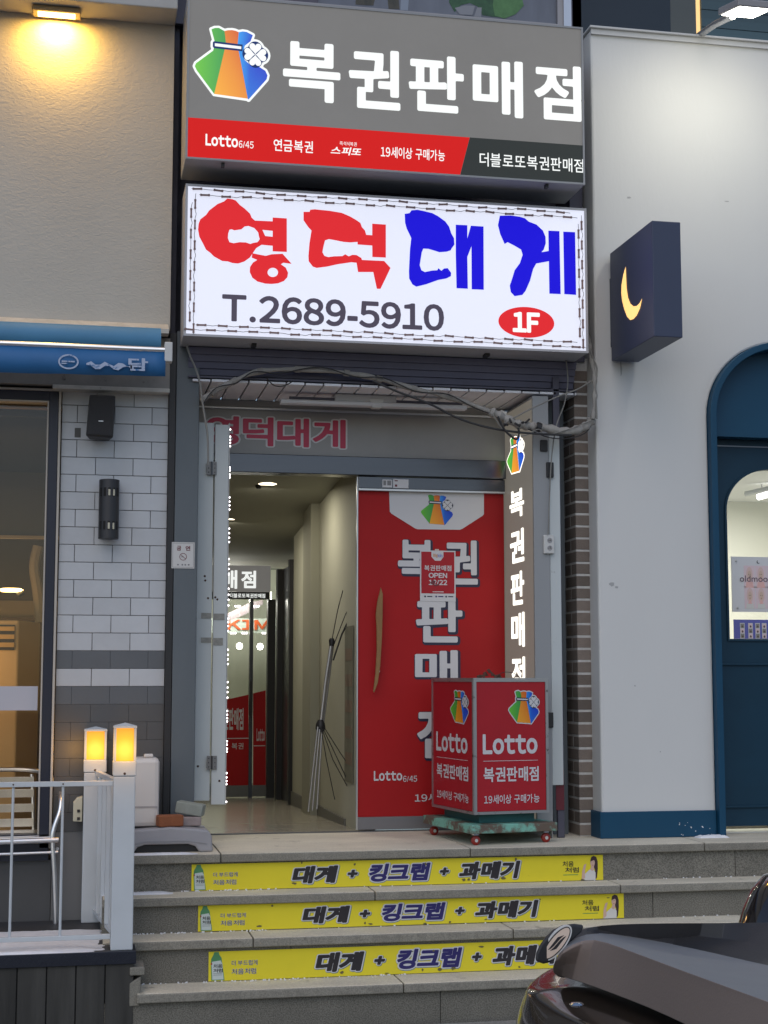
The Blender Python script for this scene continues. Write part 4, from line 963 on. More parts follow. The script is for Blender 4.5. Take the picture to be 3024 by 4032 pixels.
# curved pull handle
hv = [(1500, 2312), (1508, 2340), (1507, 2420), (1504, 2520), (1498, 2620), (1488, 2690), (1474, 2728), (1470, 2722), (1478, 2660), (1484, 2560), (1483, 2470), (1480, 2420), (1486, 2370)]
MB().prism([A(x, y, YD - .06) for x, y in hv], (0, .014, 0)).build('pull_handle', M('timber_handle', (.30, .16, .055), .45, var=.3, vscale=30), rd, bevel=.003)
for y in (2405, 2643): MB().tube([A(1490, y, YD - .045), A(1490, y, YD - .005)], .009).build('handle_stud', steel_lt, rd)
np_ = thing('open_notice', 'small red opening notice taped over the letters of the red door', 'poster', A(1724, 2365, YD - .012))
q = pbox(1654, 2168, 1794, 2368, YD - .01); BX('sheet', ink_white, np_, q[0], q[1], YD - .0095, YD - .0075, q[2], q[3]); pp = front(YD - .0096)
W_, H_ = q[1] - q[0], q[3] - q[2]; F = lambda a, b: (q[0] + W_ * a, q[2] + H_ * b)
flat('red_field', pp, [[F(.035, .155), F(.965, .155), F(.965, .975), F(.66, .975), F(.66, .88), F(.58, .80), F(.42, .80), F(.32, .88), F(.32, .975), F(.035, .975)]], cart_red, np_, .0006)
fb = lambda a, b, c, d: (*[F(a, 0)[0], F(c, 0)[0]], *[F(0, 1 - d)[1], F(0, 1 - b)[1]])
txt(pp, np_, '복권판매점', fb(.12, .29, .88, .40), [(.02, ink_white, .0012)]); txt(pp, np_, 'OPEN', fb(.24, .44, .76, .54), [(.035, ink_white, .0012)]); txt(pp, np_, '12/22', fb(.24, .575, .76, .68), [(.03, ink_white, .0012)])
flat('pen_scribble', pp, [[F(.27, .36), F(.36, .42), F(.44, .40), F(.40, .33), F(.5, .34), F(.55, .40), F(.52, .31), F(.42, .30)]], wine, np_, .0018)
txt(pp, np_, 'Big', fb(.37, .06, .50, .14), [(.03, M('peach_print', (.62, .32, .16), .5), .0012)]); txt(pp, np_, 'kin', fb(.50, .06, .63, .13), [(.03, M('periwinkle_print', (.22, .26, .6), .5), .0012)])
for fx, c_ in ((.14, ink_navy), (.45, ink_blue), (.73, ink_navy)): flat('small_mark', pp, [ellipse(*F(fx, .095), .0055, .0055, 8), rect(F(fx + .06, 0)[0], F(fx + .2, 0)[0], F(0, .085)[1], F(0, .105)[1])], c_, np_, .0008)
flat('small_print', pp, [rect(F(.35, 0)[0], F(.66, 0)[0], F(0, .18)[1], F(0, .195)[1])], ink_white, np_, .0012)
BX('tape', M('clear_tape', (.6, .5, .46), .3), np_, F(.42, 0)[0], F(.53, 0)[0], YD - .0098, YD - .009, F(0, .99)[1], F(0, 1.03)[1])

# ------------------------------------------------------------------ red light box on a dolly
ca, cb_, cc = AZ(1868, 3209, .152), AZ(1703, 3192, .152), AZ(2161, 3199, .152)
e1 = (cc - ca); w1 = e1.length; e1.normalize(); e2 = Vector((-e1.y, e1.x, 0)); w2 = .43
# choose the depth so that the far-left corner lands where it was measured
best = min((abs(math.atan2((ca + e2 * t).x, (ca + e2 * t).y) - math.atan2(cb_.x, cb_.y)), t) for t in [.2 + .002 * i for i in range(200)]); w2 = best[1]
lbx = thing('light_box', 'red four sided lottery light box standing on a worn green dolly', 'advertising box', (*(ca + e1 * w1 / 2 + e2 * w2 / 2).xy, 0))
zb0, zb1 = .152, A(1866, 2674, ca.y).z
O = Vector((ca.x, ca.y, 0)); ez = Vector((0, 0, 1))
MB().obox(O, e1, e2, ez, .006, w1 - .006, .006, w2 - .006, zb0 + .004, zb1 - .004).build('core', ink_grey, lbx)
fr_ = .014
def frame(o, ex, n, wd, nm):
    ex = Vector(ex); m = MB()
    for a0, a1, c0, c1 in ((0, wd, zb0, zb0 + fr_), (0, wd, zb1 - fr_, zb1), (0, fr_, zb0 + fr_, zb1 - fr_), (wd - fr_, wd, zb0 + fr_, zb1 - fr_)): m.obox(o, ex, n, ez, a0, a1, -.004, .004, c0, c1)
    m.build(nm, M('box_frame', (.42, .42, .43), .3, metal=.7, dirt=(.10, .09, .08), dscale=26, dthr=.58) if 'box_frame' not in MATS else MATS['box_frame'], lbx)
frame(O, e1, -e2, w1, 'frame'); frame(O + e2 * w2, -e2, -e1, w2, 'frame'); frame(O + e1 * w1 + e2 * w2, -e1, e2, w1, 'frame'); frame(O + e1 * w1, e2, e1, w2, 'frame')
lid = MB().obox(O, e1, e2, ez, -.004, w1 + .004, -.004, w2 + .004, zb1 + .0005, zb1 + .006); lid.build('lid', MATS['box_frame'], lbx)
def cface(o, ex, wd):
    ex = Vector(ex); n = ex.cross(ez)
    pl = Plane(o, ex, ez); a0, a1, c0, c1 = fr_ + .001, wd - fr_ - .001, zb0 + fr_ + .001, zb1 - fr_ - .001
    flat('red_panel', pl, [rect(a0, a1, c0, c1)], cart_red, lbx, .0005)
    W, H = a1 - a0, c1 - c0; fb = lambda x0, y0, x1, y1: (a0 + W * x0, a0 + W * x1, c1 - H * y1, c1 - H * y0)
    bag(pl, lbx, fb(.456, .060, .915, .335), ink_col, ink_white, ink_navy, .0018)
    txt(pl, lbx, 'Lotto', fb(.085, .405, .88, .562), [(.040, ink_white, .0018)])
    q = fb(.09, .611, .885, .6145); flat('rule_line', pl, [rect(*q)], ink_white, lbx, .0018)
    txt(pl, lbx, '복권판매점', fb(.095, .660, .893, .775), [(.024, ink_white, .0018)])
    txt(pl, lbx, '19세이상 구매가능', fb(.10, .874, .90, .943), [(.012, ink_white, .0018)])
cface(O, e1, w1); cface(O + e2 * w2, -e2, w2)
MB().obox(O, e1, e2, ez, .05, w1 - .06, .05, w2 - .05, .105, .151).build('plinth', teal_b, lbx)
du = .04
MB().obox(O, e1, e2, ez, -du, w1 + du - .01, -du, w2 + du, .060, .104).build('dolly_board', mint, lbx, bevel=.004)
for a_, b_ in ((.005, .0), (w1 - .02, .0), (.0, w2 - .02), (w1 - .02, w2 - .02)):
    c = O + e1 * a_ + e2 * b_
    wd_ = e1 * .8 + e2 * .6
    cs = MB().obox(c, e1, e2, ez, -.014, .014, -.012, .012, .050, .0595).build('caster', chrome, lbx)
    MB().lathe(c + ez * .024 - e2 * .012, [(.018, 0), (.024, .004), (.024, .018), (.018, .022)], 16, e2).build('wheel', red_whl, cs, smooth=True)
    MB().lathe(c + ez * .024 - e2 * .0135, [(.009, 0), (.009, .003)], 12, e2).build('hub', white_p, cs)
LOC.pop('x', None)
# torn wrap on top
tw = MB(); b_ = O + e1 * .10 + e2 * .08 + ez * (zb1 + .008)
for k in range(7):
    p = b_ + Vector((.018 * k - .03, .01 * math.sin(k), .004 + .03 * math.exp(-(k - 3) ** 2 / 1.5)))
    tw.prism([p + Vector((random.uniform(-.02, .02), 0, -.012)), p + Vector((.02, .01, -.010)), p + Vector((random.uniform(-.01, .02), 0, .012)), p + Vector((-.012, 0, .006))], (0, .008, 0))
o = tw.build('dried_leaves', M('dry_brown', (.13, .06, .04), .8, var=.6, vscale=50), None); tag(o, 'small clump of brown dried leaves on top of the red light box', 'leaves')
wr = MB().tube(smooth_path([b_ + Vector((.06, 0, .006)), b_ + Vector((.11, .02, .028)), b_ + Vector((.16, .0, .022)), b_ + Vector((.19, 0, -.004))]), .0018, 5).build('loose_wire', wire_b, None, smooth=True); tag(wr, 'thin loose wire looping over the top of the red light box', 'wire')

# ------------------------------------------------------------------ overhead fixture, hose and cables
lf = thing('tube_light', 'unlit twin fluorescent batten under the white slatted canopy', 'light fitting', A(1470, 1590, 8.2))
c0, c1 = A(1105, 1580, 8.2), A(1836, 1606, 8.2); zf = (c0.z + c1.z) / 2
hx0, hx1 = A(1318, 1560, 8.2).x, A(1560, 1560, 8.2).x
BX('housing', M('batten_white', (.48, .48, .49), .45), lf, hx0, hx1, 8.19, 8.25, zf + .012, SL - .003, bevel=.005)
MB().prism([((hx0 + hx1) / 2 + .02, 8.185, zf + .03), ((hx0 + hx1) / 2 + .10, 8.185, zf + .03), ((hx0 + hx1) / 2 + .085, 8.185, zf - .02), ((hx0 + hx1) / 2 + .035, 8.185, zf - .02)], (0, .05, 0)).build('lamp_holder', white_p, lf, bevel=.004)
for y_ in (8.195, 8.235): MB().lathe((c0.x, y_, zf), [(.013, 0), (.013, c1.x - c0.x)], 14, (1, 0, 0)).build('tube', M('tube_glass', (.66, .66, .68), .25) if 'tube_glass' not in MATS else MATS['tube_glass'], lf, smooth=True)
BX('spine', dark_steel, lf, c0.x + .05, c1.x - .02, 8.205, 8.225, zf + .016, zf + .030)
YC = 7.90
Pc = lambda pts, dy=0: smooth_path([A(x, y, YC + dy) for x, y in pts], 6)
hp = Pc([(792, 1580), (830, 1548), (900, 1512), (985, 1472), (1080, 1456), (1250, 1456), (1400, 1474), (1500, 1494), (1620, 1528), (1740, 1556), (1850, 1590), (1935, 1625)], .06)
hz = thing('taped_hose', 'long dusty taped hose sagging in an arch under the white sign', 'hose', hp[0])
MB().tube(hp, [.0135 + .0035 * math.sin(i * .7) for i in range(len(hp))], 10).build('hose', hose_m, hz, smooth=True)
jp = Pc([(1930, 1620), (1975, 1640), (2040, 1670), (2090, 1678), (2140, 1684), (2230, 1700), (2300, 1682), (2335, 1650)], -.02)
MB().tube(jp, [.018 + .011 * math.sin(i * .9) ** 2 for i in range(len(jp))], 10).build('wrapped_end', hose_m, hz, smooth=True)
vp = Pc([(2335, 1650), (2342, 1560), (2340, 1480), (2325, 1400), (2318, 1330)], -.05)
MB().tube(vp, [.012 + .004 * math.sin(i * 1.3) for i in range(len(vp))], 9).build('riser', hose_m, hz, smooth=True)
for x, y in ((1945, 1632), (1978, 1632)): c = A(x, y, 7.9); MB().obox(c, (.9, 0, -.3), (0, 1, 0), (.3, 0, .9), -.02, .02, -.02, .02, -.018, .018).build('tape_flap', plaster_trim, hz, bevel=.004)
for k in range(6, 60, 7):
    a_, b_ = hp[k], hp[k + 1]; MB().tube([a_, a_ + (b_ - a_).normalized() * .03], .0185, 10).build('tape_ring', M('tape_ring', (.27, .255, .235), .8) if 'tape_ring' not in MATS else MATS['tape_ring'], hz, smooth=True)
c = A(2120, 1682, 7.87); MB().tube([c + Vector((-.012, 0, .004)), c + Vector((.012, 0, -.004))], .026, 12).build('black_band', black, hz)
cables = [('black_cable', 'long black cable sagging from the canopy toward the brick pillar', [(1470, 1500), (1560, 1540), (1690, 1590), (1800, 1645), (1900, 1678), (2000, 1697), (2110, 1708), (2250, 1714)], .006, wire_b, -.10),
          ('hanging_cable', 'short black loop of cable hanging over the bag on the narrow sign', [(1960, 1640), (1985, 1690), (2018, 1722), (2036, 1728), (2044, 1705), (2040, 1685)], .006, wire_b, -.12),
          ('grey_wire', 'thin grey wire rising from the wrapped hose to the white wall corner', [(1985, 1668), (2080, 1615), (2200, 1560), (2280, 1530), (2348, 1484)], .004, wire_g, -.04),
          ('left_cable', 'grey cable dropping from the white sign corner to the folding panel', [(735, 1358), (748, 1400), (772, 1455), (788, 1510), (795, 1570), (806, 1640), (818, 1720), (820, 1830)], .0055, wire_g, .02),
          ('soffit_wire', 'thin black wire drooping against the white canopy slats near the hose', [(1050, 1488), (1075, 1515), (1105, 1521), (1135, 1512), (1152, 1500)], .003, wire_b, .1),
          ('pillar_wire', 'thin grey wire running down beside the white socket', [(2226, 1390), (2236, 1500), (2222, 1590), (2190, 1680), (2172, 1800), (2164, 1950), (2158, 2105)], .0035, wire_g, .04),
          ('hose_wire', 'thin black wire wound loosely round the arched hose', [(800, 1590), (850, 1528), (930, 1508), (1000, 1464), (1100, 1470), (1260, 1446), (1400, 1484), (1510, 1488), (1640, 1542), (1760, 1552), (1860, 1602), (1960, 1640)], .0035, wire_b, .03),
          ('loop_wire', 'second short grey wire loop sagging by the tape flap', [(1940, 1632), (1990, 1700), (2060, 1716), (2120, 1690), (2150, 1712), (2240, 1690), (2330, 1655)], .003, wire_g, -.05),
          ('slack_wire', 'slack black wire drooping under the wrapped hose end at the pillar', [(2020, 1660), (2080, 1690), (2160, 1722), (2240, 1726), (2310, 1700), (2340, 1640)], .003, wire_b, -.03),
          ('corner_cable', 'dark cable hugging the white wall corner above the wrapped hose', [(2318, 1320), (2330, 1400), (2350, 1450), (2345, 1520), (2348, 1600), (2350, 1650)], .005, wire_g, -.06)]
for nm, lab, pts, r, m, dy in cables:
    pth = Pc(pts, dy); o = MB().tube(pth, r, 7).build(nm, m, None, smooth=True); tag(o, lab, 'cable', 'cables around the doorway')
kn = MB()
for k in range(7):
    c = A(1985 + k * 14, 1668 + 6 * math.sin(k * 2), 7.84); kn.tube([c, c + Vector((random.uniform(-.03, .03), random.uniform(-.02, .02), random.uniform(-.02, .03)))], .006, 6)
o = kn.build('wire_knot', wire_b, None); tag(o, 'tangle of black wire ends above the narrow lit sign', 'wires')

# ------------------------------------------------------------------ yellow banners on the risers
def riser_banner(i, label, xl, yt, yb, xr):
    Yr = LV[i][1] + .0265; t = thing('riser_banner', label, 'banner', (A(1400, 3450, Yr).x, Yr, LV[i + 1][0] + .01), 'yellow banners on the step risers')
    a = A(xl, (yt + yb) / 2, Yr); x0 = a.x; z1, z0 = A(xl, yt, Yr).z, A(xl, yb, Yr).z
    z1 = min(z1, LV[i][0] - .046); z0 = max(z0, LV[i + 1][0] + .003)
    W = riser_banner.W if xr is None else A(xr, (yt + yb) / 2 - 40, Yr).x - x0
    riser_banner.W = W; H = z1 - z0
    BX('sheet', banner_yel, t, x0, x0 + W, Yr - .0015, Yr + .002, z0, z1); p = front(Yr - .0018)
    X = lambda f: x0 + W * f; Z = lambda f: z0 + H * f
    bx = lambda a, b, c, d: (X(a), X(b), Z(c), Z(d))
    def out(s, a, b, c, d, ink, sh=.22): txt(p, t, s, bx(a, b, c, d), [(.115, ink_shadow, .0006, .002, -.002), (.105, ink_white, .0010), (.046 if s == '킹크랩' else .056, ink, .0016)], fit=.105, shear=sh)
    out('대게', .229, .348, .13, .87, ink_black); out('+', .362, .395, .32, .68, ink_black)
    out('킹크랩', .410, .572, .12, .90, ink_blue); out('+', .586, .617, .32, .68, ink_black); out('과메기', .632, .794, .12, .88, ink_black)
    # printed bottle
    bp_ = [(.018, .02), (.100, .02), (.086, .55), (.080, .78), (.066, .90), (.062, .985), (.034, .985), (.030, .90), (.016, .76), (.014, .62)]
    S = H * 1.0; B = lambda q: [(x0 + a * H / .107 * .60, z0 + H * b) for a, b in q]
    flat('bottle_print', p, [B(bp_)], bottle_g, t, .0006)
    flat('bottle_label', p, [B([(.024, .05), (.094, .05), (.084, .60), (.074, .70), (.022, .66), (.019, .55)])], label_p, t, .0012)
    q = B([(.03, .30), (.085, .56)]); txt(p, t, '처음', (q[0][0], q[1][0], z0 + H * .44, z0 + H * .58), [(.02, ink_black, .0018)]); txt(p, t, '처럼', (q[0][0], q[1][0] + .002, z0 + H * .29, z0 + H * .42), [(.02, ink_black, .0018)])
    for zz in (.20, .25): flat('label_line', p, [rect(q[0][0], q[1][0], Z(zz), Z(zz + .012))], ink_grey, t, .0018)
    flat('red_dot', p, [rect(B([(.013, .5)])[0][0], B([(.022, .5)])[0][0], Z(.56), Z(.62))], ink_red, t, .002)
    txt(p, t, '더 부드럽게', bx(.050, .107, .50, .68), [(.030, ink_white, .0006), (-.004, ink_navy, .0014)], fit=.03); txt(p, t, '처음처럼', bx(.050, .104, .20, .40), [(.034, ink_white, .0006), (-.002, ink_navy, .0014)], fit=.03)
    txt(p, t, '처음', bx(.897, .925, .56, .78), [(.012, ink_black, .0014)]); txt(p, t, '처럼', bx(.903, .938, .32, .53), [(.012, ink_black, .0014)])
    flat('green_rule', p, [rect(X(.898), X(.936), Z(.22), Z(.245))], ink_green, t, .001)
    # printed woman: dress, arm, face, long hair
    D = lambda q: [(X(1) - H * (1.0 - a) * 1.02, Z(b)) for a, b in q]
    flat('print_hair', p, [D([(.46, .72), (.50, .90), (.60, .97), (.72, .92), (.78, .74), (.78, .45), (.74, .10), (.68, .02), (.62, .02), (.66, .4), (.60, .55)])], hair, t, .0008)
    flat('print_dress', p, [D([(.08, .0), (.20, .22), (.36, .36), (.46, .44), (.60, .44), (.68, .30), (.68, .0)])], dress, t, .0010)
    flat('print_neck', p, [D([(.46, .42), (.50, .55), (.62, .56), (.62, .42), (.55, .36)])], skin, t, .0013)
    flat('print_face', p, [[(X(1) - H * (1.0 - (.56 + .095 * math.cos(a))) * 1.02, Z(.70 + .17 * math.sin(a))) for a in [2 * math.pi * k / 20 for k in range(20)]]], skin, t, .0016)
    flat('print_fringe', p, [D([(.46, .74), (.52, .90), (.64, .92), (.68, .70), (.62, .80)])], hair, t, .0019)
    flat('print_arm', p, [D([(.10, .0), (.12, .36), (.20, .62), (.30, .66), (.28, .56), (.24, .40), (.24, .10)])], skin, t, .0013)
    flat('print_mouth', p, [D([(.53, .60), (.57, .585), (.60, .60), (.57, .61)])], ink_red, t, .0022)
    for fx in (.53, .60): flat('print_eye', p, [D([(fx - .015, .72), (fx, .735), (fx + .015, .72), (fx, .71)])], hair, t, .0022)
    rg = random.Random(i + 5)
    for k in range(9):
        cx_, cz_, a_, b_ = rg.uniform(.12, .97), rg.choice((rg.uniform(.02, .2), rg.uniform(.75, .98))), rg.uniform(.002, .006), rg.uniform(.02, .07)
        flat('scuff_mark', p, [[(X(cx_ + a_ * math.cos(q) * rg.uniform(.6, 1.3)), Z(cz_) + H * b_ * math.sin(q) * rg.uniform(.6, 1.3)) for q in [2 * math.pi * j / 9 for j in range(9)]]], scuff, t, .0024)
    return t
scuff = M('scuff', (.16, .135, .05), .8)
riser_banner(0, 'topmost yellow seafood banner on the upper step riser', 754, 3404, 3511, 2374)
riser_banner(1, 'middle yellow seafood banner on the second step riser', 780, 3556, 3668, 2456)
riser_banner(2, 'lowest yellow seafood banner partly hidden by the motorbike', 821, 3748, 3864, None)

# ------------------------------------------------------------------ right building: white render, navy arch and door
YW = 7.92
wb = thing('white_building', 'white rendered shop front with navy plinth and arched navy doorway', 'building', (3.8, 8.2, 0))
wx0 = A(2352, 2000, YW).x; wzt = A(2600, 140, YW).z
ax0 = A(2790, 1900, YW).x; zs = A(2790, 1640, YW).z; ar = A(3083, 1700, YW).x - ax0; axc = ax0 + ar; azt = A(3083, 1352, YW).z; arz = azt - zs
def arch(xc, zspr, rx, rz, zb_, n=28):
    return [(xc - rx, zb_)] + [(xc - rx * math.cos(math.pi * i / n), zspr + rz * math.sin(math.pi * i / n)) for i in range(n + 1)] + [(xc + rx, zb_)]
ap = arch(axc, zs, ar, arz, 0)
wallp = [(wx0, 0), (wx0, wzt), (7, wzt), (7, 0)] + ap[::-1]
MB().prism([(x, YW, z) for x, z in wallp[::-1]], (0, .22, 0)).build('front_wall', white_wall, wb, bevel=.012)
BX('side_wall', white_wall, wb, wx0 + .002, wx0 + .2, YW + .221, 12, 0, wzt)
zpl = A(2600, 3193, YW).z
BX('plinth', navy, wb, wx0 - .004, ax0 - .004, YW - .014, YW - .001, .001, zpl, bevel=.003); BX('plinth', navy, wb, wx0 - .014, wx0 - .0005, YW - .014, YW + .14, .001, zpl)
BX('coping', M('coping', (.60, .60, .59), .6), wb, wx0 - .01, 7, YW - .03, YW + .25, wzt + .001, wzt + .014, bevel=.003); BX('coping', MATS['coping'], wb, wx0, 7, YW - .015, YW - .001, wzt - .03, wzt)
wall_mark = M('wall_mark', (.40, .40, .40), .8)
pwl = front(YW - .0004)
for x, y, w_, h_ in ((2445, 1452, 4, 36), (2410, 2300, 12, 10), (2428, 2312, 8, 5), (2476, 778, 12, 4), (2862, 793, 10, 3), (2600, 2960, 3, 3), (2500, 2700, 4, 3)):
    c = A(x, y, YW); k_ = YW / FPX
    flat('stain_mark', pwl, [[(c.x + w_ * k_ * math.cos(q) * random.uniform(.6, 1.2), c.z + h_ * k_ * math.sin(q) * random.uniform(.7, 1.2)) for q in [2 * math.pi * j / 11 for j in range(11)]]], wall_mark, wb, .0006)
for _ in range(14):
    c = A(random.uniform(2660, 2850), random.uniform(3235, 3295), YW - .0145); r_ = random.uniform(.0015, .0035)
    flat('snow_fleck', front(YW - .0145), [ellipse(c.x, c.z, r_, r_, 8)], snow_m, wb, .0008)
# arch band
ob = arch(axc, zs, ar - .0005, arz - .0005, .001); ib = arch(axc, zs, ar - .038, arz - .038, .001)
MB().prism([(x, YW - .045, z) for x, z in (ob + ib[::-1])], (0, .20, 0)).build('arch_frame', navy, wb, bevel=.004)
YT = 8.0; zdoor = A(2840, 1718, YT).z
tp = [(x, z) for x, z in arch(axc, zs, ar - .039, arz - .039, zdoor)]
MB().prism([(x, YT, z) for x, z in tp], (0, .09, 0)).build('tympanum', navy, wb)
YL = 8.10
dr = thing('arched_door', 'navy shop door with an arched glass pane in the white building', 'door', (axc, YL, .1))
dxl, dxr = axc - ar + .040, axc + ar - .040
gxl = A(2866, 2300, YL).x; gr = axc - gxl; gzs = A(2880, 2010, YL).z; gzt = A(3024, 1850, YL).z; gzb = A(2950, 2516, YL).z; dzb_ = A(2950, 3252, YL).z
leaf = flat('door_leaf', front(YL), [rect(dxl, dxr, dzb_, zdoor - .001), arch(axc, gzs, gr, gzt - gzs, gzb)], navy_dk, dr, 0)
md = leaf.modifiers.new('thick', 'SOLIDIFY'); md.thickness = .04; md.offset = -1
gi = arch(axc, gzs, gr, gzt - gzs, gzb); go = arch(axc, gzs, gr + .012, gzt - gzs + .012, gzb - .012)
bead = flat('glass_bead', front(YL - .010), [go, gi], navy_dk, dr, 0); md = bead.modifiers.new('thick', 'SOLIDIFY'); md.thickness = .010; md.offset = -1
flat('glass', front(YL + .02), [arch(axc, gzs, gr - .001, gzt - gzs - .001, gzb + .001)], pane, dr, 0)
z1, z2 = A(2950, 2612, YL).z, A(2950, 3180, YL).z
MB().box(dxl + .06, dxr - .06, YL - .012, YL - .001, z1 - .012, z1).box(dxl + .06, dxr - .06, YL - .012, YL - .001, z2, z2 + .012).box(dxl + .06, dxl + .072, YL - .012, YL - .001, z2 + .013, z1 - .013).box(dxr - .072, dxr - .06, YL - .012, YL - .001, z2 + .013, z1 - .013).build('panel_moulding', navy_dk, dr, bevel=.003)
BX('top_groove', steel, dr, dxl + .02, dxr - .02, YL - .004, YL - .001, A(2950, 1762, YL).z, A(2950, 1757, YL).z)
BX('sill', M('sill_plate', (.6, .6, .58), .3, metal=.5), wb, ax0 + .04, axc + ar - .04, 8.04, 8.2, .001, .008); 
# bright room behind the arched door
sr_ = thing('bright_shop', 'bright white photo shop seen through the arched glass', 'room', (axc + .2, 9.5, 0))
wr_ = M('shop_white', (.80, .80, .72), .7)
BX('room_wall', wr_, sr_, 2.9, 5.6, 10.4, 10.5, 0, 3); BX('room_wall', wr_, sr_, 2.85, 2.9, 8.2, 10.5, 0, 3); BX('room_wall', wr_, sr_, 5.6, 5.65, 8.2, 10.5, 0, 3)
cz_ = A(2980, 1977, 10.39).z
BX('room_ceiling', M('shop_ceiling_white', (.72, .72, .70), .7), sr_, 2.9, 5.6, 8.2, 10.399, cz_, cz_ + .05); BX('room_floor', wr_, sr_, 2.9, 5.6, 8.2, 10.4, -.05, 0)
BX('inner_face', wr_, sr_, 2.9, axc - ar - .03, 8.16, 8.2, 0, 3); BX('inner_face', wr_, sr_, axc + ar + .03, 5.6, 8.16, 8.2, 0, 3); BX('inner_face', wr_, sr_, axc - ar - .03, axc + ar + .03, 8.16, 8.2, zdoor, 3)
tl_ = thing('ceiling_tube', 'white fluorescent tube hanging in the bright shop', 'ceiling light', A(3000, 1950, 9.4))
a, b = A(2984, 1958, 9.4), A(3120, 1920, 9.2)
MB().tube([a, b], .02, 10).build('tube', tube_lit, tl_, smooth=True); MB().tube([a + Vector((-.08, .02, .022)), b + Vector((0, 0, .03))], .018, 8).build('batten', steel_lt, tl_); MB().tube([a + Vector((.03, 0, .02)), Vector((a.x + .03, a.y, cz_ - .002))], .004, 6).build('hanger', grey_p, tl_)
area('shop_light', (axc + .5, 9.3, cz_ - .12), .8, 26, (1, .99, .93), (axc + .3, 9.5, 0))
pt = thing('shop_poster', 'white acrylic poster with four pale portraits inside the arched door', 'poster', A(2960, 2400, 8.2))
YQ = 8.145
q = pbox(2882, 2193, 3100, 2410, YQ); q = (q[0], q[0] + .30, q[2], q[3])
BX('sheet', M('poster_white', (.66, .66, .70), .3), pt, q[0], q[1], YQ, YQ + .008, q[2], q[3]); pq = front(YQ - .0006)
wv, hv_ = .066, (q[3] - q[2]) * .40; xo = A(2930, 2300, YQ).x
flesh = M('blush_print', (.80, .42, .40), .5); pinkbg = M('lilac_print', (.74, .56, .62), .5)
for r in range(2):
    for c in range(3):
        x0 = xo + c * (wv + .003); z0_ = q[2] + (q[3] - q[2]) * (.06 if r == 0 else .44)
        if x0 + wv > q[1]: continue
        flat('portrait', pq, [rect(x0, x0 + wv, z0_, z0_ + hv_)], pinkbg, pt, .0004)
        X = lambda f: x0 + wv * f; Z = lambda f: z0_ + hv_ * f
        flat('portrait_hair', pq, [ellipse(X(.5), Z(.60), wv * .30, hv_ * .34, 20)], pinkhair, pt, .0008)
        flat('portrait_dress', pq, [[(X(.12), Z(0)), (X(.22), Z(.28)), (X(.5), Z(.2)), (X(.78), Z(.28)), (X(.88), Z(0))]], dress if r == 0 else flesh, pt, .0010)
        flat('portrait_skin', pq, [[(X(.3), Z(.22)), (X(.42), Z(.34)), (X(.42), Z(.46)), (X(.58), Z(.46)), (X(.58), Z(.34)), (X(.7), Z(.22))]], flesh, pt, .0012)
        flat('portrait_face', pq, [ellipse(X(.5), Z(.58), wv * .17, hv_ * .2, 18)], skin, pt, .0014)
        for fx in (.43, .57): flat('portrait_eye', pq, [ellipse(X(fx), Z(.60), wv * .03, hv_ * .018, 8)], hair, pt, .0018)
        flat('portrait_mouth', pq, [ellipse(X(.5), Z(.47), wv * .04, hv_ * .02, 8)], ink_red, pt, .0018)
txt(pq, pt, 'oldmoon', (A(2912, 2280, YQ).x, A(2912, 2280, YQ).x + .196, A(2950, 2291, YQ).z, A(2950, 2266, YQ).z), [(.010, M('plum_print', (.10, .035, .09), .5), .0024)])
mx, mz = A(2985, 2213, YQ).x, A(2985, 2213, YQ).z
flat('small_moon', pq, [ellipse(mx, mz, .010, .010, 24)], ink_navy, pt, .0012)
flat('small_moon', pq, [ellipse(mx + .004, mz + .003, .0085, .0085, 20)], MATS['poster_white'], pt, .0016)
for x, y in ((2899, 2208), (2905, 2393)): c = A(x, y, YQ - .002); MB().lathe((c.x, YQ - .0005, c.z), [(.006, 0), (.006, .006), (.004, .008)], 12, (0, -1, 0)).build('stud', steel_lt, pt, smooth=True)
bb = thing('photo_board', 'blue board of small photo strips at the foot of the arched glass', 'notice board', A(2950, 2515, 8.15))
q = pbox(2890, 2440, 3110, 2520, YQ); BX('board', M('board_blue', (.02, .04, .42), .4), bb, q[0], q[1], YQ, YQ + .006, max(q[2], gzb + .002), q[3]); pb_ = front(YQ - .0006); q = (q[0], q[1], max(q[2], gzb + .002), q[3])
for k, x in enumerate((2914, 2946, 2974, 3000, 3030, 3060)):
    xa = A(x, 2480, YQ).x; w_ = .028
    flat('photo_strip', pb_, [rect(xa, xa + w_, q[2] + .002, q[2] + (q[3] - q[2]) * .82)], ink_white, bb, .0004)
    for j in range(3):
        zz = q[2] + .005 + j * (q[3] - q[2]) * .26; flat('photo', pb_, [rect(xa + .003, xa + w_ - .003, zz, zz + (q[3] - q[2]) * .22)], pinkbg if (k + j) % 2 else ink_grey, bb, .0010)
        flat('photo_figure', pb_, [ellipse(xa + w_ / 2, zz + .008, .006, .007, 10)], hair, bb, .0016)

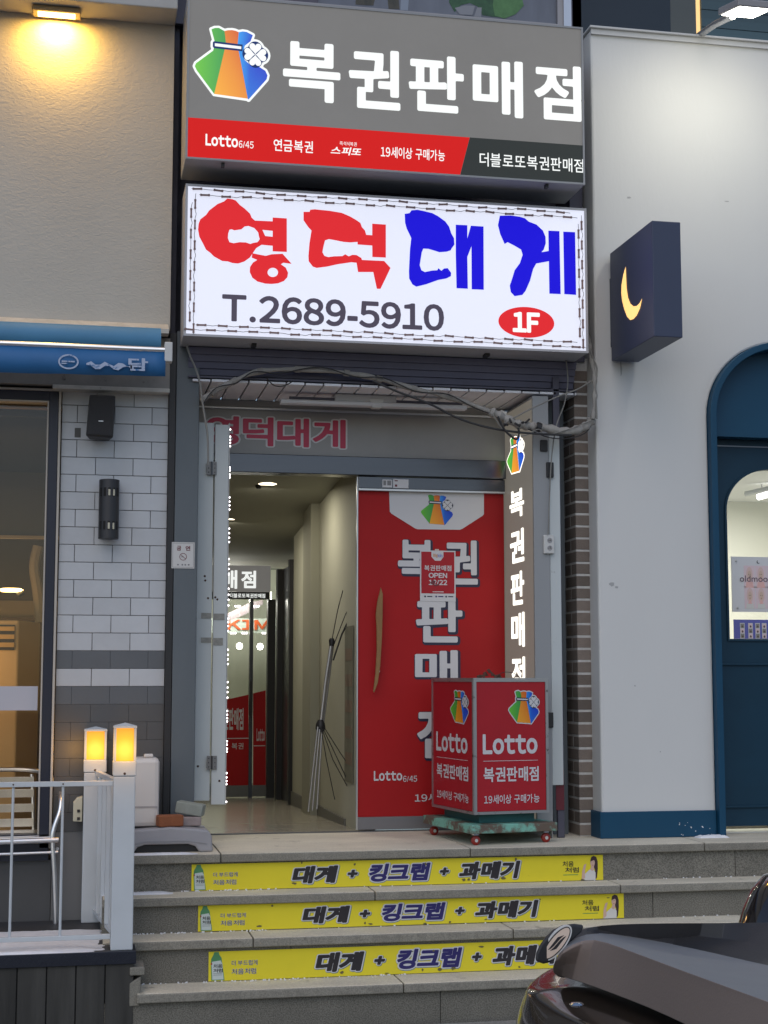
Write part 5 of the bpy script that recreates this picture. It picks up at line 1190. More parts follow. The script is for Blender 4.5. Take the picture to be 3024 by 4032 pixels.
# moon sign
xm = A(2408, 1200, 7.88).x; yn = AX(2571, 1100, xm).y
ms = thing('moon_sign', 'dark navy projecting box sign with a glowing crescent moon', 'sign', (xm, yn, A(2571, 1324, yn).z))
mz0, mz1 = A(2571, 1324, yn).z, A(2571, 868, yn).z; mx1 = A(2684, 1100, yn).x
BX('box', M('sign_navy', (.042, .055, .105), .45, var=.1), ms, xm, mx1, yn, 7.895, mz0, mz1, bevel=.004)
BX('wall_plate', M('plate_navy', (.04, .055, .085), .5), ms, xm + .004, xm + .05, 7.9, 7.918, A(2405, 1365, 7.9).z, A(2405, 1095, 7.9).z, bevel=.002)
PM = Plane((xm - .0005, 0, 0), (0, -1, 0), (0, 0, 1))
mo = [(1046, 45), (1036, 80), (1028, 125), (1027, 160), (1031, 195), (1040, 230), (1052, 262), (1066, 277), (1080, 272), (1094, 256), (1108, 225), (1117, 183), (1106, 204), (1094, 216), (1080, 218), (1066, 206), (1056, 180), (1050, 140), (1048, 95)]
flat('crescent', PM, [[(lambda v: (-v.y, v.z))(AX(1512 + x * .9114, 1008 + y * .9114, xm)) for x, y in mo]], lit_moon, ms, .002)
# floodlight on an arm over the parapet
fl = thing('flood_lamp', 'lit flood lamp on a slim arm above the white parapet', 'lamp', A(2750, 142, 7.95))
yfl = 7.30; fa, fb2 = A(2752, 140, 7.96), A(2885, 62, yfl)
MB().tube([fa, fa + (fb2 - fa) * .5 + Vector((0, 0, .01)), fb2], .019, 10).build('arm', steel_lt, fl, smooth=True)
c4 = [A(*p, y) for p, y in (((2822, 52), 7.36), ((2990, 72), 7.36), ((3003, 36), 7.12), ((2875, 18), 7.12))]
zlm = sum(p.z for p in c4) / 4
xa, xb_ = A(2830, 50, 7.36).x, A(2995, 55, 7.3).x
th = R(-13)
fo = Vector(((xa + xb_) / 2, 7.25, zlm)); fey = Vector((0, math.cos(th), -math.sin(th))); fez = Vector((0, math.sin(th), math.cos(th)))
MB().obox(fo, (1, 0, 0), fey, fez, -.105, .105, -.13, .13, .003, .04).build('housing', grey_p, fl, bevel=.006)
MB().obox(fo, (1, 0, 0), fey, fez, -.088, .088, -.112, .112, -.001, .0025).build('lens', lamp_white, fl)
area('flood_light', fo - fez * .02, .2, 6.3, (1, .96, .80), fo + Vector((0, .55, -1.0)), .2)
# upper floor behind
uf = thing('upper_glazing', 'dark teal upper floor glazing above the white parapet', 'window', (4, 8.3, 4.5))
ugx = M('teal_glass', (.022, .045, .055), .25, var=.3, vscale=2)
xg = [A(x, 80, 8.3).x for x in (2255, 2640, 2742, 2762)]
BX('pane', M('slate_glass', (.018, .026, .034), .2), uf, xg[0], xg[1], 8.3, 8.33, 4.44, 6.5); BX('pane', M('grey_glass', (.085, .095, .09), .4), uf, xg[1] + .001, xg[2], 8.305, 8.33, 4.62, 6.5)
BX('lit_gap', M('lit_gap_amber', (.8, .5, .2), .5, emit=(1, .62, .25), estr=.9), uf, xg[2] + .002, xg[3], 8.32, 8.33, 4.62, 6.5)
for k in range(14): BX('blind_slat', M('teal_blind', (.05, .095, .115), .5, rnd=.2) if k == 0 else MATS['teal_blind'], uf, xg[3] + .001, 7, 8.30 + .004 * (k % 2), 8.33, 4.62 + k * .055, 4.62 + k * .055 + .053)
BX('frame_bar', black, uf, xg[1], 7, 8.29, 8.335, 4.46, 4.617)
# food banner over the lottery sign
fbn = thing('food_banner', 'pale banner printed with green vegetables above the grey sign', 'banner', (2, 8.05, 4.4))
x0b, x1b = A(1250, 40, 8.05).x, A(2190, 40, 8.05).x
BX('sheet', M('banner_grey', (.17, .19, .235), .6, var=.6, vscale=3, stretch=(2, 1, .5), col2=(.09, .10, .13)), fbn, x0b, x1b, 8.05, 8.06, 4.30, 5.4)
BX('frame_post', grey_p, fbn, x1b + .002, A(2218, 60, 8.03).x, 8.03, 8.09, 4.3, 5.4); BX('frame_post', steel_lt, fbn, A(2220, 60, 8.02).x, A(2250, 60, 8.02).x, 8.02, 8.09, 4.3, 5.4)
BX('frame_rail', grey_p, fbn, x0b - .5, x1b, 8.0, 8.048, 4.30, A(1800, 66, 8.02).z)
BX('frame_rail', dark_steel, fbn, .45, x0b, 8.03, 8.06, 4.36, 5.4)
pf = front(8.0495); f = lambda x, y: (A(x, y, 8.05).x, A(x, y, 8.05).z)
lf1 = M('leaf_print', (.045, .13, .06), .6, var=.8, vscale=30, col2=(.015, .05, .03)); lf2 = M('lettuce_print', (.10, .24, .09), .6, var=.6, vscale=28, col2=(.05, .13, .05))
flat('printed_leaves', pf, [[f(1770, -60), f(1768, 10), f(1790, 48), f(1815, 20), f(1850, 12), f(1880, 25), f(1900, 60), f(1940, 66), f(1990, 70), f(1960, -60)]], lf1, fbn, .001)
flat('printed_lettuce', pf, [[f(1950, -60), f(1940, 20), f(1948, 62), f(1985, 74), f(2030, 56), f(2062, 22), f(2040, -60)]], lf2, fbn, .002)
flat('printed_radish', pf, [[f(1790, 32), f(1830, 22), f(1870, 24), f(1860, 60), f(1810, 58)], [f(1866, 66), f(1878, 30), f(1896, 30), f(1894, 68)]], M('radish_print', (.24, .25, .28), .5), fbn, .0024)
flat('printed_strip', pf, [[f(1580, -60), f(1576, 40), f(1606, 42), f(1614, -60)]], M('pale_strip', (.25, .29, .36), .5), fbn, .001)
flat('printed_leaves', pf, [[f(1400, -60), f(1400, 18), f(1470, 22), f(1490, -60)], [f(1520, -60), f(1530, 35), f(1572, 36), f(1566, -60)]], M('dark_print', (.035, .04, .035), .6, var=.8, vscale=24, col2=(.10, .09, .07)), fbn, .001)

# ------------------------------------------------------------------ terrace: dark deck, railing, lamps
ZD = -.358; YF_ = 7.105
xdr = A(535, 3790, YF_).x
dk_ = thing('terrace_deck', 'dark timber terrace with checker plate edge and snow', 'deck', (-.2, 7.5, G))
BX('deck_floor', deck_m, dk_, -4, xdr - .01, YF_ + .002, 8.05, ZD - .05, ZD - .001)
edge_h = .056
BX('edge_plate', checker, dk_, -4, xdr, YF_ - .012, YF_ + .0005, ZD - edge_h, ZD, bevel=.002); BX('edge_plate', checker, dk_, xdr - .012, xdr - .0005, YF_ + .0008, 7.6, ZD - edge_h, ZD)
chk = MB(); k = 0; x = xdr - .02
while x > -.75:
    for r, zz in enumerate((ZD - .018, ZD - .040)):
        a_ = R(45 if (k + r) % 2 else -45); chk.obox((x - .011 * r, YF_ - .0125, zz), (math.cos(a_), 0, math.sin(a_)), (0, 1, 0), (-math.sin(a_), 0, math.cos(a_)), -.010, .010, -.0016, .0006, -.0018, .0018)
    x -= .024; k += 1
chk.build('tread_pattern', checker, dk_, kind='stuff')
pw = (A(412, 3900, 7.09).x - A(297, 3900, 7.09).x); px_ = A(527, 3900, 7.09).x
pj = [xdr - .006, px_] + [px_ - pw * k for k in range(1, 8)]
for b, a in zip(pj[:-1], pj[1:]):
    if b - a > .02: BX('plank', plank_m, dk_, a + .0025, b - .0025, YF_ - .001 + random.uniform(-.002, .002), YF_ + .02, G, ZD - edge_h - .001, bevel=.002)
BX('deck_skirt', black, dk_, -4, xdr - .02, YF_ + .025, YF_ + .06, G, ZD - .06)
BX('side_plank', plank_m, dk_, xdr - .025, xdr - .008, YF_ + .021, 7.5, G, ZD - edge_h - .001)
# snow on the deck
def snow(name, label, x0, x1, y0, y1, z, h, thr, seed, nx=60, ny=24, res=None):
    rng = random.Random(seed); ph_ = [(rng.uniform(3, 9), rng.uniform(3, 9), rng.uniform(0, 6)) for _ in range(6)]
    H = {}
    for i in range(nx + 1):
        for j in range(ny + 1):
            u, v = i / nx, j / ny
            n = sum(math.sin(a_ * u * 2.2 + c_) * math.cos(b_ * v * 1.3 + c_) for a_, b_, c_ in ph_) / 6
            e = min(u, 1 - u, v, 1 - v) * 5
            H[i, j] = max(0, min(1, e)) * (.75 + .6 * n) - thr
    vs, fs, idx = [], [], {}
    for (i, j), q in H.items():
        idx[i, j] = len(vs); vs.append((x0 + (x1 - x0) * i / nx, y0 + (y1 - y0) * j / ny, z + h * max(-.05, min(1, q * 1.6)) + (rng.uniform(0, h * .16) if q > 0 else 0)))
    for i in range(nx):
        for j in range(ny):
            if max(H[i, j], H[i + 1, j], H[i, j + 1], H[i + 1, j + 1]) > 0: fs.append((idx[i, j], idx[i + 1, j], idx[i + 1, j + 1], idx[i, j + 1]))
    o = place(name, vs, fs, snow_m, None, smooth=True, sharp=0, kind='stuff'); o['label'] = label; o['category'] = 'snow'; return o
snow('snow', 'trampled snow covering the terrace deck behind the railing', -1.6, .215, 7.13, 7.74, ZD - .002, .022, .12, 3)
snow('snow', 'thin line of snow along the front edge of the terrace deck', -1.6, .13, 7.098, 7.145, ZD - .001, .010, .05, 5, 50, 6)
snow('snow', 'small snow drift at the left end of the top step', .16, .62, 7.612, 7.66, .0, .008, .05, 9, 30, 6)
snow('snow', 'thin snow line at the left end of the second step', .16, .50, 7.56, 7.632, -.179, .008, .05, 12, 30, 6)
sp_ = snow('snow', 'little snow heap against the navy plinth beside the arched door', A(2735, 3300, 7.88).x, A(2862, 3300, 7.88).x, 7.83, 7.905, .0, .012, .1, 4, 24, 10)
hx = A(2848, 3290, 7.89).x
o = MB().lathe((hx, 7.893, 0), [(.017, 0), (.016, .02), (.012, .038), (.008, .05), (.004, .055)], 10).build('snow', snow_m, None, smooth=True, kind='stuff'); o['label'] = 'narrow snow cone leaning on the navy doorpost'; o['category'] = 'snow'
crumbs = MB(); rng = random.Random(2)
for i, (z, y) in enumerate(LV[1:3]):
    for _ in range(90):
        cx_ = rng.uniform(.2, 1.0) if rng.random() < .7 else rng.uniform(1, 4); cy = LV[i][1] + .024 - abs(rng.gauss(0, .012)); s = rng.uniform(.0018, .004)
        crumbs.box(cx_ - s, cx_ + s, cy - s, cy + s, z + .001, z + .001 + s * 1.5)
for _ in range(80):
    cx_ = rng.uniform(.2, 1.6); cy = LV[2][1] + .022 - abs(rng.gauss(0, .014)); s = rng.uniform(.002, .004); crumbs.box(cx_ - s, cx_ + s, cy - s, cy + s, -.543, -.543 + s * 1.5)
o = crumbs.build('snow_crumbs', snow_m, None, kind='stuff'); o['label'] = 'crumbs of de-icing salt scattered at the back of the steps'; o['category'] = 'salt'
# lamp posts
def amber_mat(name):
    m = bpy.data.materials.new(name); m.use_nodes = True; n = m.node_tree; L = n.links; P = n.nodes['Principled BSDF']
    P.inputs['Base Color'].default_value = (.5, .22, .03, 1); P.inputs['Roughness'].default_value = .35
    tc = n.nodes.new('ShaderNodeTexCoord'); mp = n.nodes.new('ShaderNodeMapping'); mp.inputs['Location'].default_value = (0, 0, .022); mp.inputs['Scale'].default_value = (1, 1, .85)
    ln = n.nodes.new('ShaderNodeVectorMath'); ln.operation = 'LENGTH'; cr = n.nodes.new('ShaderNodeValToRGB')
    L.new(tc.outputs['Object'], mp.inputs[0]); L.new(mp.outputs[0], ln.inputs[0])
    mr = n.nodes.new('ShaderNodeMapRange'); mr.inputs[1].default_value = .045; mr.inputs[2].default_value = .105; L.new(ln.outputs['Value'], mr.inputs[0]); L.new(mr.outputs[0], cr.inputs[0])
    e = cr.color_ramp.elements; e[0].position = 0; e[0].color = (1.0, .74, .08, 1); e[1].position = 1; e[1].color = (.86, .32, .03, 1)
    k = e.new(.35); k.color = (1.0, .52, .03, 1)
    L.new(cr.outputs[0], P.inputs['Emission Color']); P.inputs['Emission Strength'].default_value = .85; return m
amb = amber_mat('amber_shade')
def lamp_post(label, xl, xr_, y, depth, top, zt_, zl, zc, zap, e):
    t = thing('lamp_post', label, 'lamp post', ((xl + xr_) / 2, y + depth / 2, ZD), 'white lamp posts of the terrace railing')
    BX('post', white_paint, t, xl, xr_, y, y + depth, ZD, zt_, bevel=.005)
    BX('collar', white_paint, t, xl - .003, xr_ + .003, y - .003, y + depth + .003, zt_ + .001, zl, bevel=.004)
    for fx in (.5,):
        MB().lathe((xl + (xr_ - xl) * fx, y - .003, zt_ + .012), [(.006, 0), (.004, .003)], 10, (0, -1, 0)).build('screw', MATS['rust_spot'], t)
    cx_, cy = (xl + xr_) / 2, y + depth / 2; hw, hd = (xr_ - xl) / 2 - .010, depth / 2 - .010
    MB().box(cx_ - hw, cx_ + hw, cy - hd, cy + hd, zl + .002, zc - .002).build('shade', amb, t)
    for sx_ in (-1, 1):
        for sy_ in (-1, 1): BX('corner_bar', white_paint, t, cx_ + sx_ * (hw + .006) - .005, cx_ + sx_ * (hw + .006) + .005, cy + sy_ * (hd + .006) - .005, cy + sy_ * (hd + .006) + .005, zl + .001, zc)
    W_ = hw + .013; D_ = hd + .013
    MB().add([(cx_ - W_, cy - D_, zc + .001), (cx_ + W_, cy - D_, zc + .001), (cx_ + W_, cy + D_, zc + .001), (cx_ - W_, cy + D_, zc + .001), (cx_ - W_, cy - D_, zc + .010), (cx_ + W_, cy - D_, zc + .010), (cx_ + W_, cy + D_, zc + .010), (cx_ - W_, cy + D_, zc + .010), (cx_, cy, zap)],
             [(0, 3, 2, 1), (0, 1, 5, 4), (1, 2, 6, 5), (2, 3, 7, 6), (3, 0, 4, 7), (4, 5, 8), (5, 6, 8), (6, 7, 8), (7, 4, 8)]).build('cap', white_paint, t)
    for dx_, dy_ in ((-.11, -.02), (0, -.12), (0, .12)):
        point('lamp_light', (cx_ + dx_, cy + dy_, zl + .05), e, (1, .5, .09), .035)
    return t
fxl, fxr = A(441, 3400, 7.115).x, A(528, 3400, 7.115).x
lamp_post('front white lamp post with amber lantern at the terrace corner', fxl, fxr, 7.115, .11, 0, A(480, 3057, 7.115).z, A(480, 2998, 7.115).z, A(480, 2868, 7.115).z, A(484, 2845, 7.17).z, .42)
rxl, rxr = A(326, 3300, 7.93).x, A(412, 3300, 7.93).x
lamp_post('rear white lamp post with amber lantern by the tiled wall', rxl, rxr, 7.93, .10, 0, A(375, 3042, 7.93).z, A(375, 2992, 7.93).z, A(375, 2880, 7.93).z, A(375, 2860, 7.98).z, .42)
sb = thing('post_socket', 'cream outdoor socket box on the side of the rear lamp post', 'socket', A(308, 3235, 7.96))
q = pbox(288, 3136, 324, 3236, 7.96)
MB().prism([(q[1], 7.95, q[2]), (q[0], 7.95, q[2] + .003), (q[0], 7.95, q[3] - .03), (q[0] + .018, 7.95, q[3] - .006), (q[1], 7.95, q[3])], (0, .06, 0)).build('case', cream_p, sb, bevel=.004)
for fz_ in (.08, .38): BX('knob', black, sb, q[0] + .02, q[0] + .034, 7.943, 7.951, q[2] + (q[3] - q[2]) * fz_, q[2] + (q[3] - q[2]) * fz_ + .014)
# railing
rl = thing('railing', 'white steel railing with thin bars along the terrace front', 'railing', (-.4, 7.15, ZD))
zr0, zr1 = A(300, 3096, 7.15).z, A(300, 3076, 7.15).z
BX('top_rail', white_paint, rl, -3, fxl - .001, 7.14, 7.165, zr0, zr1, bevel=.002)
br0, br1 = A(300, 3701, 7.15).z, A(300, 3682, 7.15).z
BX('bottom_rail', white_paint, rl, -3, fxl - .001, 7.14, 7.165, br0, br1, bevel=.002)
xb1, xb2 = A(242, 3390, 7.152).x, A(45, 3390, 7.152).x; dxb_ = xb1 - xb2
for k in range(7):
    x = xb1 - dxb_ * k; MB().lathe((x, 7.152, br1 - .002), [(.0062, 0), (.0062, zr0 - br1 + .004)], 8).build('bar', white_paint, rl, smooth=True)
    MB().lathe((x, 7.1395, (zr0 + zr1) / 2), [(.004, 0), (.003, .002)], 8, (0, -1, 0)).build('bolt', MATS['rust_spot'], rl)
sr2 = thing('side_railing', 'short white railing return between the two lamp posts', 'railing', (.2, 7.6, ZD))
xs1, xs2 = fxl + .02, rxr - .04
def sbar(z0, z1, nm):
    MB().add([(xs1 - .012, 7.226, z0), (xs1 + .012, 7.226, z0), (xs2 + .012, 7.929, z0), (xs2 - .012, 7.929, z0), (xs1 - .012, 7.226, z1), (xs1 + .012, 7.226, z1), (xs2 + .012, 7.929, z1), (xs2 - .012, 7.929, z1)],
             [(0, 3, 2, 1), (4, 5, 6, 7), (0, 1, 5, 4), (1, 2, 6, 5), (2, 3, 7, 6), (3, 0, 4, 7)]).build(nm, white_paint, sr2)
sbar(zr0, zr1, 'top_rail'); sbar(br0, br1, 'bottom_rail')
for k in range(4):
    t_ = (k + .6) / 4.4; x, y = xs1 + (xs2 - xs1) * t_, 7.226 + (.703) * t_
    BX('slat', white_paint, sr2, x - .014, x + .014, y - .05, y + .05, br1 + .001, zr0 - .001, bevel=.002)

# ------------------------------------------------------------------ aluminium cafe chair on the deck
fleg = AZ(219, 3636, ZD); ang = R(8)
ch0 = Vector((fleg.x, fleg.y, ZD)) - Vector((math.cos(ang) * .255 + math.sin(ang) * .22, math.sin(ang) * .255 - math.cos(ang) * .22, 0))
cq = thing('cafe_chair', 'polished aluminium cafe chair on the snowy deck behind the railing', 'chair', ch0)
def Q(x, y, z): return ch0 + Vector((x * math.cos(ang) - y * math.sin(ang), x * math.sin(ang) + y * math.cos(ang), z))
r = .0125
half = [(.255, -.22, 0), (.245, -.215, .22), (.232, -.205, .40), (.238, -.20, .46), (.268, -.185, .545), (.276, -.15, .605), (.275, -.05, .655), (.268, .08, .685), (.240, .20, .712), (.16, .275, .724)]
loop = [(-x, y, z) for x, y, z in half] + [(0, .295, .728)] + half[::-1]
MB().tube(smooth_path([Q(*p) for p in loop], 5), r, 12).build('arm_frame', alu, cq, smooth=True)
for s in (-1, 1):
    MB().tube(smooth_path([Q(s * .20, .30, 0), Q(s * .20, .24, .25), Q(s * .19, .235, .42), Q(s * .185, .262, .60), Q(s * .18, .285, .70)], 5), .010, 10).build('rear_leg', alu, cq, smooth=True)
    MB().tube([Q(s * .258, -.20, .36), Q(s * .20, .24, .36)], .009, 8).build('side_rail', alu, cq, smooth=True)
MB().tube([Q(-.26, -.21, .405), Q(.26, -.21, .405)], .014, 12).build('seat_rail', alu, cq, smooth=True); MB().tube([Q(-.26, -.21, .345), Q(.26, -.21, .345)], .008, 10).build('stretcher', alu, cq, smooth=True)
MB().tube([Q(-.19, .235, .41), Q(.19, .235, .41)], .010, 10).build('seat_rail', alu, cq, smooth=True)
for k in range(6):
    y = -.175 + k * .072; c = Q(0, y, .417); MB().obox(c, Q(1, 0, 0) - Q(0, 0, 0), Q(0, 1, 0) - Q(0, 0, 0), (0, 0, 1), -.225, .225, -.025, .025, -.004, .004).build('seat_slat', alu, cq, bevel=.002)
for z, dy in ((.455, .240), (.53, .250), (.605, .262), (.668, .272)):
    m_ = MB(); n = 8; vs = []; fs = []
    for i in range(n + 1):
        x = -.19 + .38 * i / n; yb_ = dy + .018 * math.cos(x / .19 * math.pi / 2) - .014
        for dz, dd in ((-.021, 0), (.021, 0), (.021, .004), (-.021, .004)): vs.append(Q(x, yb_ + dd, z + dz))
    for i in range(n):
        for j in range(4): fs.append((i * 4 + j, i * 4 + 4 + j, i * 4 + 4 + (j + 1) % 4, i * 4 + (j + 1) % 4))
    fs += [(0, 1, 2, 3), tuple(reversed(range(n * 4, n * 4 + 4)))]
    m_.add(vs, fs).build('back_slat', alu, cq, bevel=.001)

# ------------------------------------------------------------------ grey base, milky container, bricks beside the top step
ub = thing('parasol_base', 'grey plastic arched base with loose bricks on it at the top step', 'base', AZ(690, 3330, 0.0))
YB = 7.70
bxl, bxr = A(480, 3300, YB).x, A(838, 3300, YB).x; bh = .125
prof = [(bxl, 0), (bxl + .055, 0), (bxl + .075, .028), (bxl + .11, .040), (bxr - .12, .040), (bxr - .085, .028), (bxr - .065, 0), (bxr, 0), (bxr - .004, .075), (bxr - .022, .105), (bxr - .09, .114), (bxl + .23, .124), (bxl + .06, .112), (bxl + .012, .09)]
MB().prism([(x, YB, z) for x, z in prof], (0, .26, 0)).build('shell', grey_p, ub, bevel=.010)
BX('dark_hollow', black, ub, bxl + .056, bxr - .066, YB + .03, YB + .05, .001, .0405)
MB().prism([(x, YB - .004, z) for x, z in ((bxl + .04, .048), (bxl + .11, .062), (bxr - .12, .062), (bxr - .03, .044), (bxr - .03, .040), (bxr - .12, .056), (bxl + .11, .056), (bxl + .04, .042))], (0, .005, 0)).build('ridge', grey_p, ub)
jg = thing('plastic_jug', 'tall milky plastic container standing on the grey base', 'container', (A(560, 3200, 7.82).x, 7.85, .115))
jx1 = A(627, 3150, 7.76).x; jzt = A(590, 2985, 7.76).z
bm = MB().box(jx1 - .21, jx1, 7.76, 7.95, .121, jzt).build('body', jug_m, jg, bevel=.022)
BX('neck', jug_m, jg, jx1 - .075, jx1 - .03, 7.80, 7.85, jzt + .001, jzt + .018, bevel=.006)
MB().box(jx1 - .19, jx1 - .008, 7.757, 7.7595, .215, .222).build('moulded_line', M('jug_line', (.40, .37, .37), .5), jg)
def loose(name, label, pts, d, mat, bev=.006):
    o = MB().prism(pts, d).build(name, mat, None, bevel=bev); tag(o, label, 'brick'); return o
zb_ = .116
ra = A(604, 3240, 7.70)
ob_ = MB().obox((A(670, 3262, 7.71).x, 7.745, .1235), (.985, .17, 0), (-.17, .985, 0), (0, 0, 1), -.062, .062, -.035, .035, 0, .056).build('loose_brick', M('orange_brick', (.30, .105, .045), .9, var=.3, vscale=30, bump=.6, bscale=120), None, bevel=.007); tag(ob_, 'orange red brick lying on the grey base', 'brick')
g1 = MB().obox((A(745, 3262, 7.78).x, 7.83, .118), (1, 0, 0), (0, 1, 0), (0, 0, 1), -.06, .06, -.04, .04, 0, .045).build('loose_brick', M('pinkish_brick', (.36, .30, .29), .9, var=.3, vscale=30, bump=.5), None, bevel=.006); tag(g1, 'pale pinkish grey brick under the mossy grey brick', 'brick')
th = R(9); ex_ = Vector((math.cos(th) * .96, -.28, -math.sin(th))).normalized(); ey_ = Vector((.28, .96, 0)).normalized(); ez_ = ex_.cross(ey_)
c = A(748, 3193, 7.82)
g2 = MB().obox(Vector((c.x, 7.845, .172)), ex_, ey_, ez_, -.068, .068, -.042, .042, 0, .058).build('loose_brick', M('grey_brick', (.30, .33, .30), .9, var=.4, vscale=25, col2=(.20, .22, .18), bump=.6), None, bevel=.006); tag(g2, 'grey concrete brick tilted on top of the pinkish brick', 'brick')

# ------------------------------------------------------------------ parked motorbike in the foreground
RD = G - .12
mbk = thing('motorbike', 'parked black motorbike with vinyl seat cover and oval badge', 'motorbike', AZ(2700, 3800, .3).xy.to_3d() + Vector((0, 0, RD)))
vinyl_side = M('vinyl_side_lit', (.23, .178, .152), .6, var=.25, vscale=4, col2=(.18, .14, .12), bump=.15, bscale=200)  # side warmed and lightened, reflected street light put into the colour
vinyl_top = M('vinyl_top_lit', (.235, .24, .245), .55, var=.35, vscale=4, col2=(.16, .162, .168), bump=.15, bscale=200)  # paler and cooler, the light on the top put into the colour
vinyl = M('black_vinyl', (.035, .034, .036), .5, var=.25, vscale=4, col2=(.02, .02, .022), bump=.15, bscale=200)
SEC = [[(2152, 3826, .215), (2160, 3800, .245), (2178, 3770, .262), (2196, 3738, .275), (2214, 3700, .285)],
       [(2205, 3842, .209), (2238, 3752, .275), (2256, 3712, .292), (2266, 3690, .292), (2272, 3655, .300)],
       [(2300, 3872, .206), (2328, 3700, .294), (2336, 3690, .300), (2352, 3672, .286), (2360, 3637, .310)],
       [(2420, 3916, .206), (2445, 3743, .294), (2452, 3734, .300), (2490, 3694, .266), (2510, 3631, .316)],
       [(2550, 3966, .206), (2569, 3789, .294), (2576, 3780, .300), (2660, 3726, .250), (2680, 3628, .320)],
       [(2700, 4034, .206), (2716, 3845, .294), (2724, 3836, .300), (2830, 3768, .246), (2850, 3626, .324)],
       [(3010, 4186, .206), (3021, 3955, .294), (3030, 3946, .300), (3060, 3830, .250), (3040, 3624, .328)],
       [(3330, 4330, .206), (3341, 4075, .294), (3350, 4066, .300), (3300, 3880, .262), (3240, 3622, .330)]]
vs, fs = [], []; nrow = 7
for s in SEC:
    p = [AZ(*q) for q in s]; lowf = p[4] + Vector((.01, .05, -.10)); und = (p[0] + lowf) / 2 + Vector((0, 0, -.01))
    vs += p + [lowf, und]
for i in range(len(SEC) - 1):
    for j in range(nrow): fs.append((i * nrow + j, i * nrow + (j + 1) % nrow, (i + 1) * nrow + (j + 1) % nrow, (i + 1) * nrow + j))
fs += [tuple(range(nrow)), tuple(reversed(range((len(SEC) - 1) * nrow, len(SEC) * nrow)))]
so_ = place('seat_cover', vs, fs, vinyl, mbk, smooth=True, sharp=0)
bm = bmesh.new(); bm.from_mesh(so_.data); bmesh.ops.recalc_face_normals(bm, faces=bm.faces); bm.to_mesh(so_.data); bm.free()
for p in so_.data.polygons: p.use_smooth = True
_ca = so_.data.attributes.new('crease_edge', 'FLOAT', 'EDGE')
for e in so_.data.edges:
    a_, b_ = e.vertices
    if abs(a_ - b_) == nrow and a_ % nrow in (0, 2, 4): _ca.data[e.index].value = {0: 1.0, 2: 1.0, 4: .8}[a_ % nrow]
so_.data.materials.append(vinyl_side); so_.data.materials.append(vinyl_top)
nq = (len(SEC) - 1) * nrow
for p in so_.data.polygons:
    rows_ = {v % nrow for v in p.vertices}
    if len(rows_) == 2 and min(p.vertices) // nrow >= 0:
        p.material_index = 1 if rows_ <= {0, 1, 2} else 2 if rows_ == {2, 3} else 0  # lit side, lit top and dark valley told apart by face colour
md = so_.modifiers.new('along', 'SUBSURF'); md.levels = 1; md.render_levels = 1
md = so_.modifiers.new('edge', 'BEVEL'); md.width = .005; md.segments = 3; md.limit_method = 'ANGLE'; md.angle_limit = R(28)
so_.modifiers.new('shade', 'WEIGHTED_NORMAL')
# tongue with badge at the pointed end
yt = AZ(2188, 3740, .27).y - .012
tongue = [(2108, 3786), (2112, 3756), (2126, 3724), (2150, 3692), (2178, 3664), (2214, 3646), (2262, 3640), (2300, 3645), (2290, 3672), (2256, 3702), (2220, 3732), (2190, 3760), (2172, 3790), (2140, 3797)]
def TG(x, y): return A(x, y, yt + (x - 2180) * .0002)
to_ = MB().prism([TG(*p) for p in tongue], (0.004, .016, 0)).build('badge_flap', vinyl, mbk, bevel=.005)
c = TG(2189, 3711); pe = TG(2189 + 50, 3711 - 72) - c; pe = pe.normalized(); pw_ = Vector((0, -1, 0)).cross(pe).normalized()
pbm = Plane(c + Vector((0, -.006, 0)), Vector((1, 0, 0)), Vector((0, 0, 1)))
an = math.atan2(pe.z, pe.x); bl_, bw_ = .046, .020
bsil = M('badge_silver', (.70, .69, .67), .4); bcrm = M('badge_cream', (.78, .62, .50), .45)
bo_ = MB().prism([pbm.p(x, y) for x, y in ellipse(0, 0, bl_, bw_, 40, an)], (0, .006, 0)).build('badge', bsil, mbk)
flat('badge_ring', pbm, [ellipse(0, 0, bl_ - .0035, bw_ - .0035, 40, an)], ink_black, bo_, .0006)
flat('badge_field', pbm, [ellipse(0, 0, bl_ - .006, bw_ - .006, 40, an)], bcrm, bo_, .0012)
rt = lambda x, y: (x * math.cos(an) - y * math.sin(an), x * math.sin(an) + y * math.cos(an))
flat('badge_stroke', pbm, [[rt(q[0] * .82, q[1] * .72) for q in ((-.030, .0085), (.012, .0095), (.020, .004), (.028, -.002), (.014, .0005), (-.010, .0015), (-.022, .004))], [rt(q[0] * .82, q[1] * .72) for q in ((.030, -.0085), (-.012, -.0095), (-.020, -.004), (-.028, .002), (-.014, -.0005), (.010, -.0015), (.022, -.004))]], ink_black, bo_, .0018)
# fairing below the seat, wheels, case
paint = M('brown_black_paint', (.034, .026, .020), .18, coat=.6, var=.3, vscale=3)
FA = [[(2062, 3884, .175), (2120, 3858, .195), (2250, 3868, .19), (2420, 3930, .19), (2720, 4060, .19), (3100, 4250, .19), (3300, 3900, .19), (2900, 3700, .19), (2400, 3700, .19), (2150, 3780, .19)],
      [(2045, 3915, .155), (2110, 3945, .155), (2240, 4010, .155), (2420, 4090, .155), (2720, 4210, .155), (3100, 4400, .155), (3330, 3960, .155), (2900, 3740, .155), (2400, 3740, .155), (2130, 3830, .155)],
      [(2010, 3990, .10), (2080, 4060, .10), (2220, 4130, .10), (2420, 4200, .10), (2720, 4330, .10), (3100, 4520, .10), (3350, 4050, .10), (2900, 3830, .10), (2400, 3830, .10), (2110, 3900, .10)],
      [(1980, 4110, .02), (2050, 4190, .02), (2220, 4260, .02), (2420, 4330, .02), (2720, 4460, .02), (3100, 4650, .02), (3350, 4200, .02), (2900, 3960, .02), (2400, 3960, .02), (2090, 4020, .02)]]
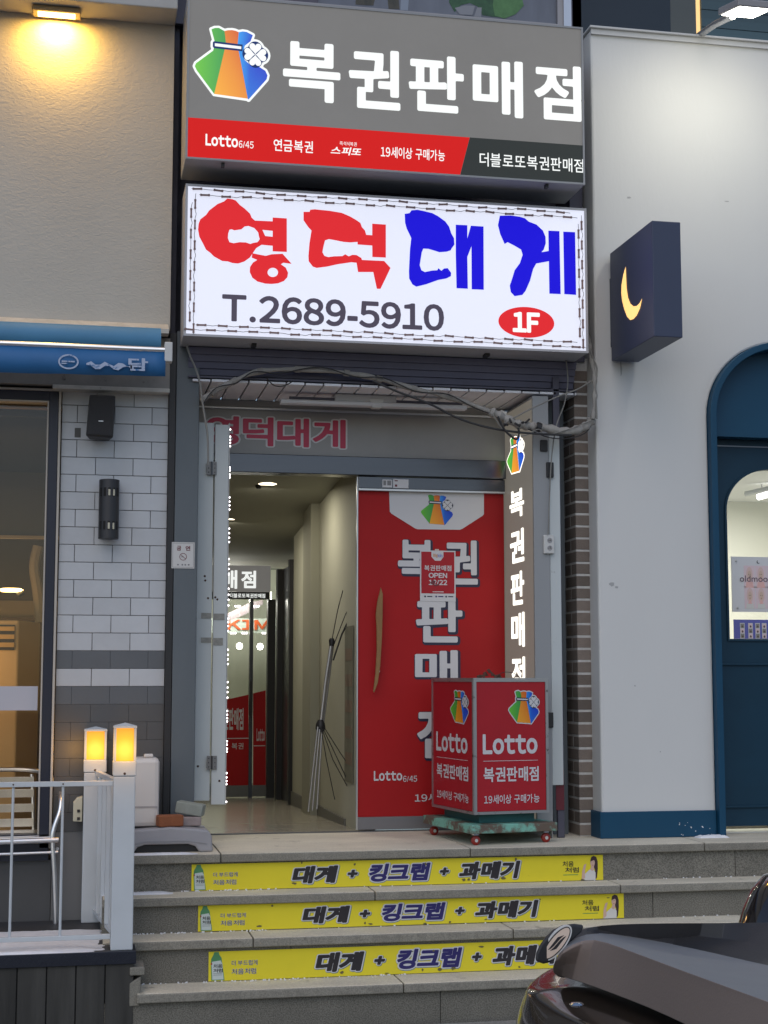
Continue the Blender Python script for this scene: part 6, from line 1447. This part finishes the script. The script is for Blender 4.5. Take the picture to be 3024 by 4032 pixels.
vs = [AZ(*p) for row in FA for p in row]; last = vs[-10:]; cm = sum(last, Vector()) / 10
vs += [cm + (p - cm) * .8 + Vector((0, 0, -.25)) for p in last]; n = 10; fs = []
for i in range(4):
    for j in range(n): fs.append((i * n + j, i * n + (j + 1) % n, (i + 1) * n + (j + 1) % n, (i + 1) * n + j))
fs += [tuple(range(n)), tuple(reversed(range(4 * n, 5 * n)))]
fo_ = place('fairing', vs, fs, paint, mbk, smooth=True, sharp=0)
bm = bmesh.new(); bm.from_mesh(fo_.data); bmesh.ops.recalc_face_normals(bm, faces=bm.faces); bm.to_mesh(fo_.data); bm.free()
for p in fo_.data.polygons: p.use_smooth = True
_cf = fo_.data.attributes.new('crease_edge', 'FLOAT', 'EDGE')
for e in fo_.data.edges:
    a_, b_ = sorted(e.vertices)
    if b_ < 20 and a_ // 10 == b_ // 10 == 1: _cf.data[e.index].value = .6
md = fo_.modifiers.new('round', 'SUBSURF'); md.levels = 2; md.render_levels = 3
MB().tube(smooth_path([AZ(2118, 3928, .152), AZ(2160, 3960, .150), AZ(2220, 4003, .148), AZ(2290, 4045, .146), AZ(2400, 4100, .146)], 6), .006, 8).build('crease_highlight', chrome, mbk, smooth=True)  # bright strip added for the highlight along the fairing crease
mk_ = AZ(2270, 3950, .20); MB().lathe(mk_ + Vector((0, 0, -.006)), [(.012, 0), (.015, .004), (.010, .008)], 14).build('lock_cap', chrome, mbk, smooth=True)
rdg = AZ(3030, 3946, .3) - AZ(2452, 3734, .3); rdg.normalize(); sidev = Vector((-rdg.y, rdg.x, 0))
base = (AZ(2452, 3734, .3) + AZ(2510, 3631, .31)) / 2
for t_ in (-.10, 1.05):
    c = Vector((base.x, base.y, 0)) + rdg * t_; c.z = RD + .245
    wl_ = MB().lathe(c - sidev * .05, [(.16, 0), (.235, .008), (.245, .03), (.245, .07), (.235, .092), (.16, .10)], 32, sidev).build('wheel', rubber, mbk, smooth=True)
    MB().lathe(c - sidev * .052, [(.03, 0), (.155, .004), (.155, .10), (.03, .104)], 24, sidev).build('rim', alu, wl_, smooth=True)
MB().obox(Vector((base.x, base.y, 0)) + rdg * .45, rdg, sidev, (0, 0, 1), -.5, .55, -.10, .10, RD + .20, RD + .42).build('engine_block', dark_steel, mbk, bevel=.03)
cc_ = A(3150, 3590, 3.55)
vs_ = []; MBc = MB(); MBc.lathe(cc_ - Vector((0, 0, .06)), [(.155, -.01), (.15, .02), (.138, .06), (.115, .11), (.085, .145), (.03, .165)], 28).build('rear_case', M('case_gloss', (.016, .012, .012), .10, coat=.7), mbk, smooth=True)
BX('upper_wall', dark_steel, mbd, .46, 7, 8.62, 9.2, 2.7, 7.0)
SC.cycles.max_bounces = 8; SC.cycles.transparent_max_bounces = 12; SC.cycles.sample_clamp_indirect = 6; SC.cycles.use_denoising = True
SC.cycles.caustics_reflective = False; SC.cycles.caustics_refractive = False
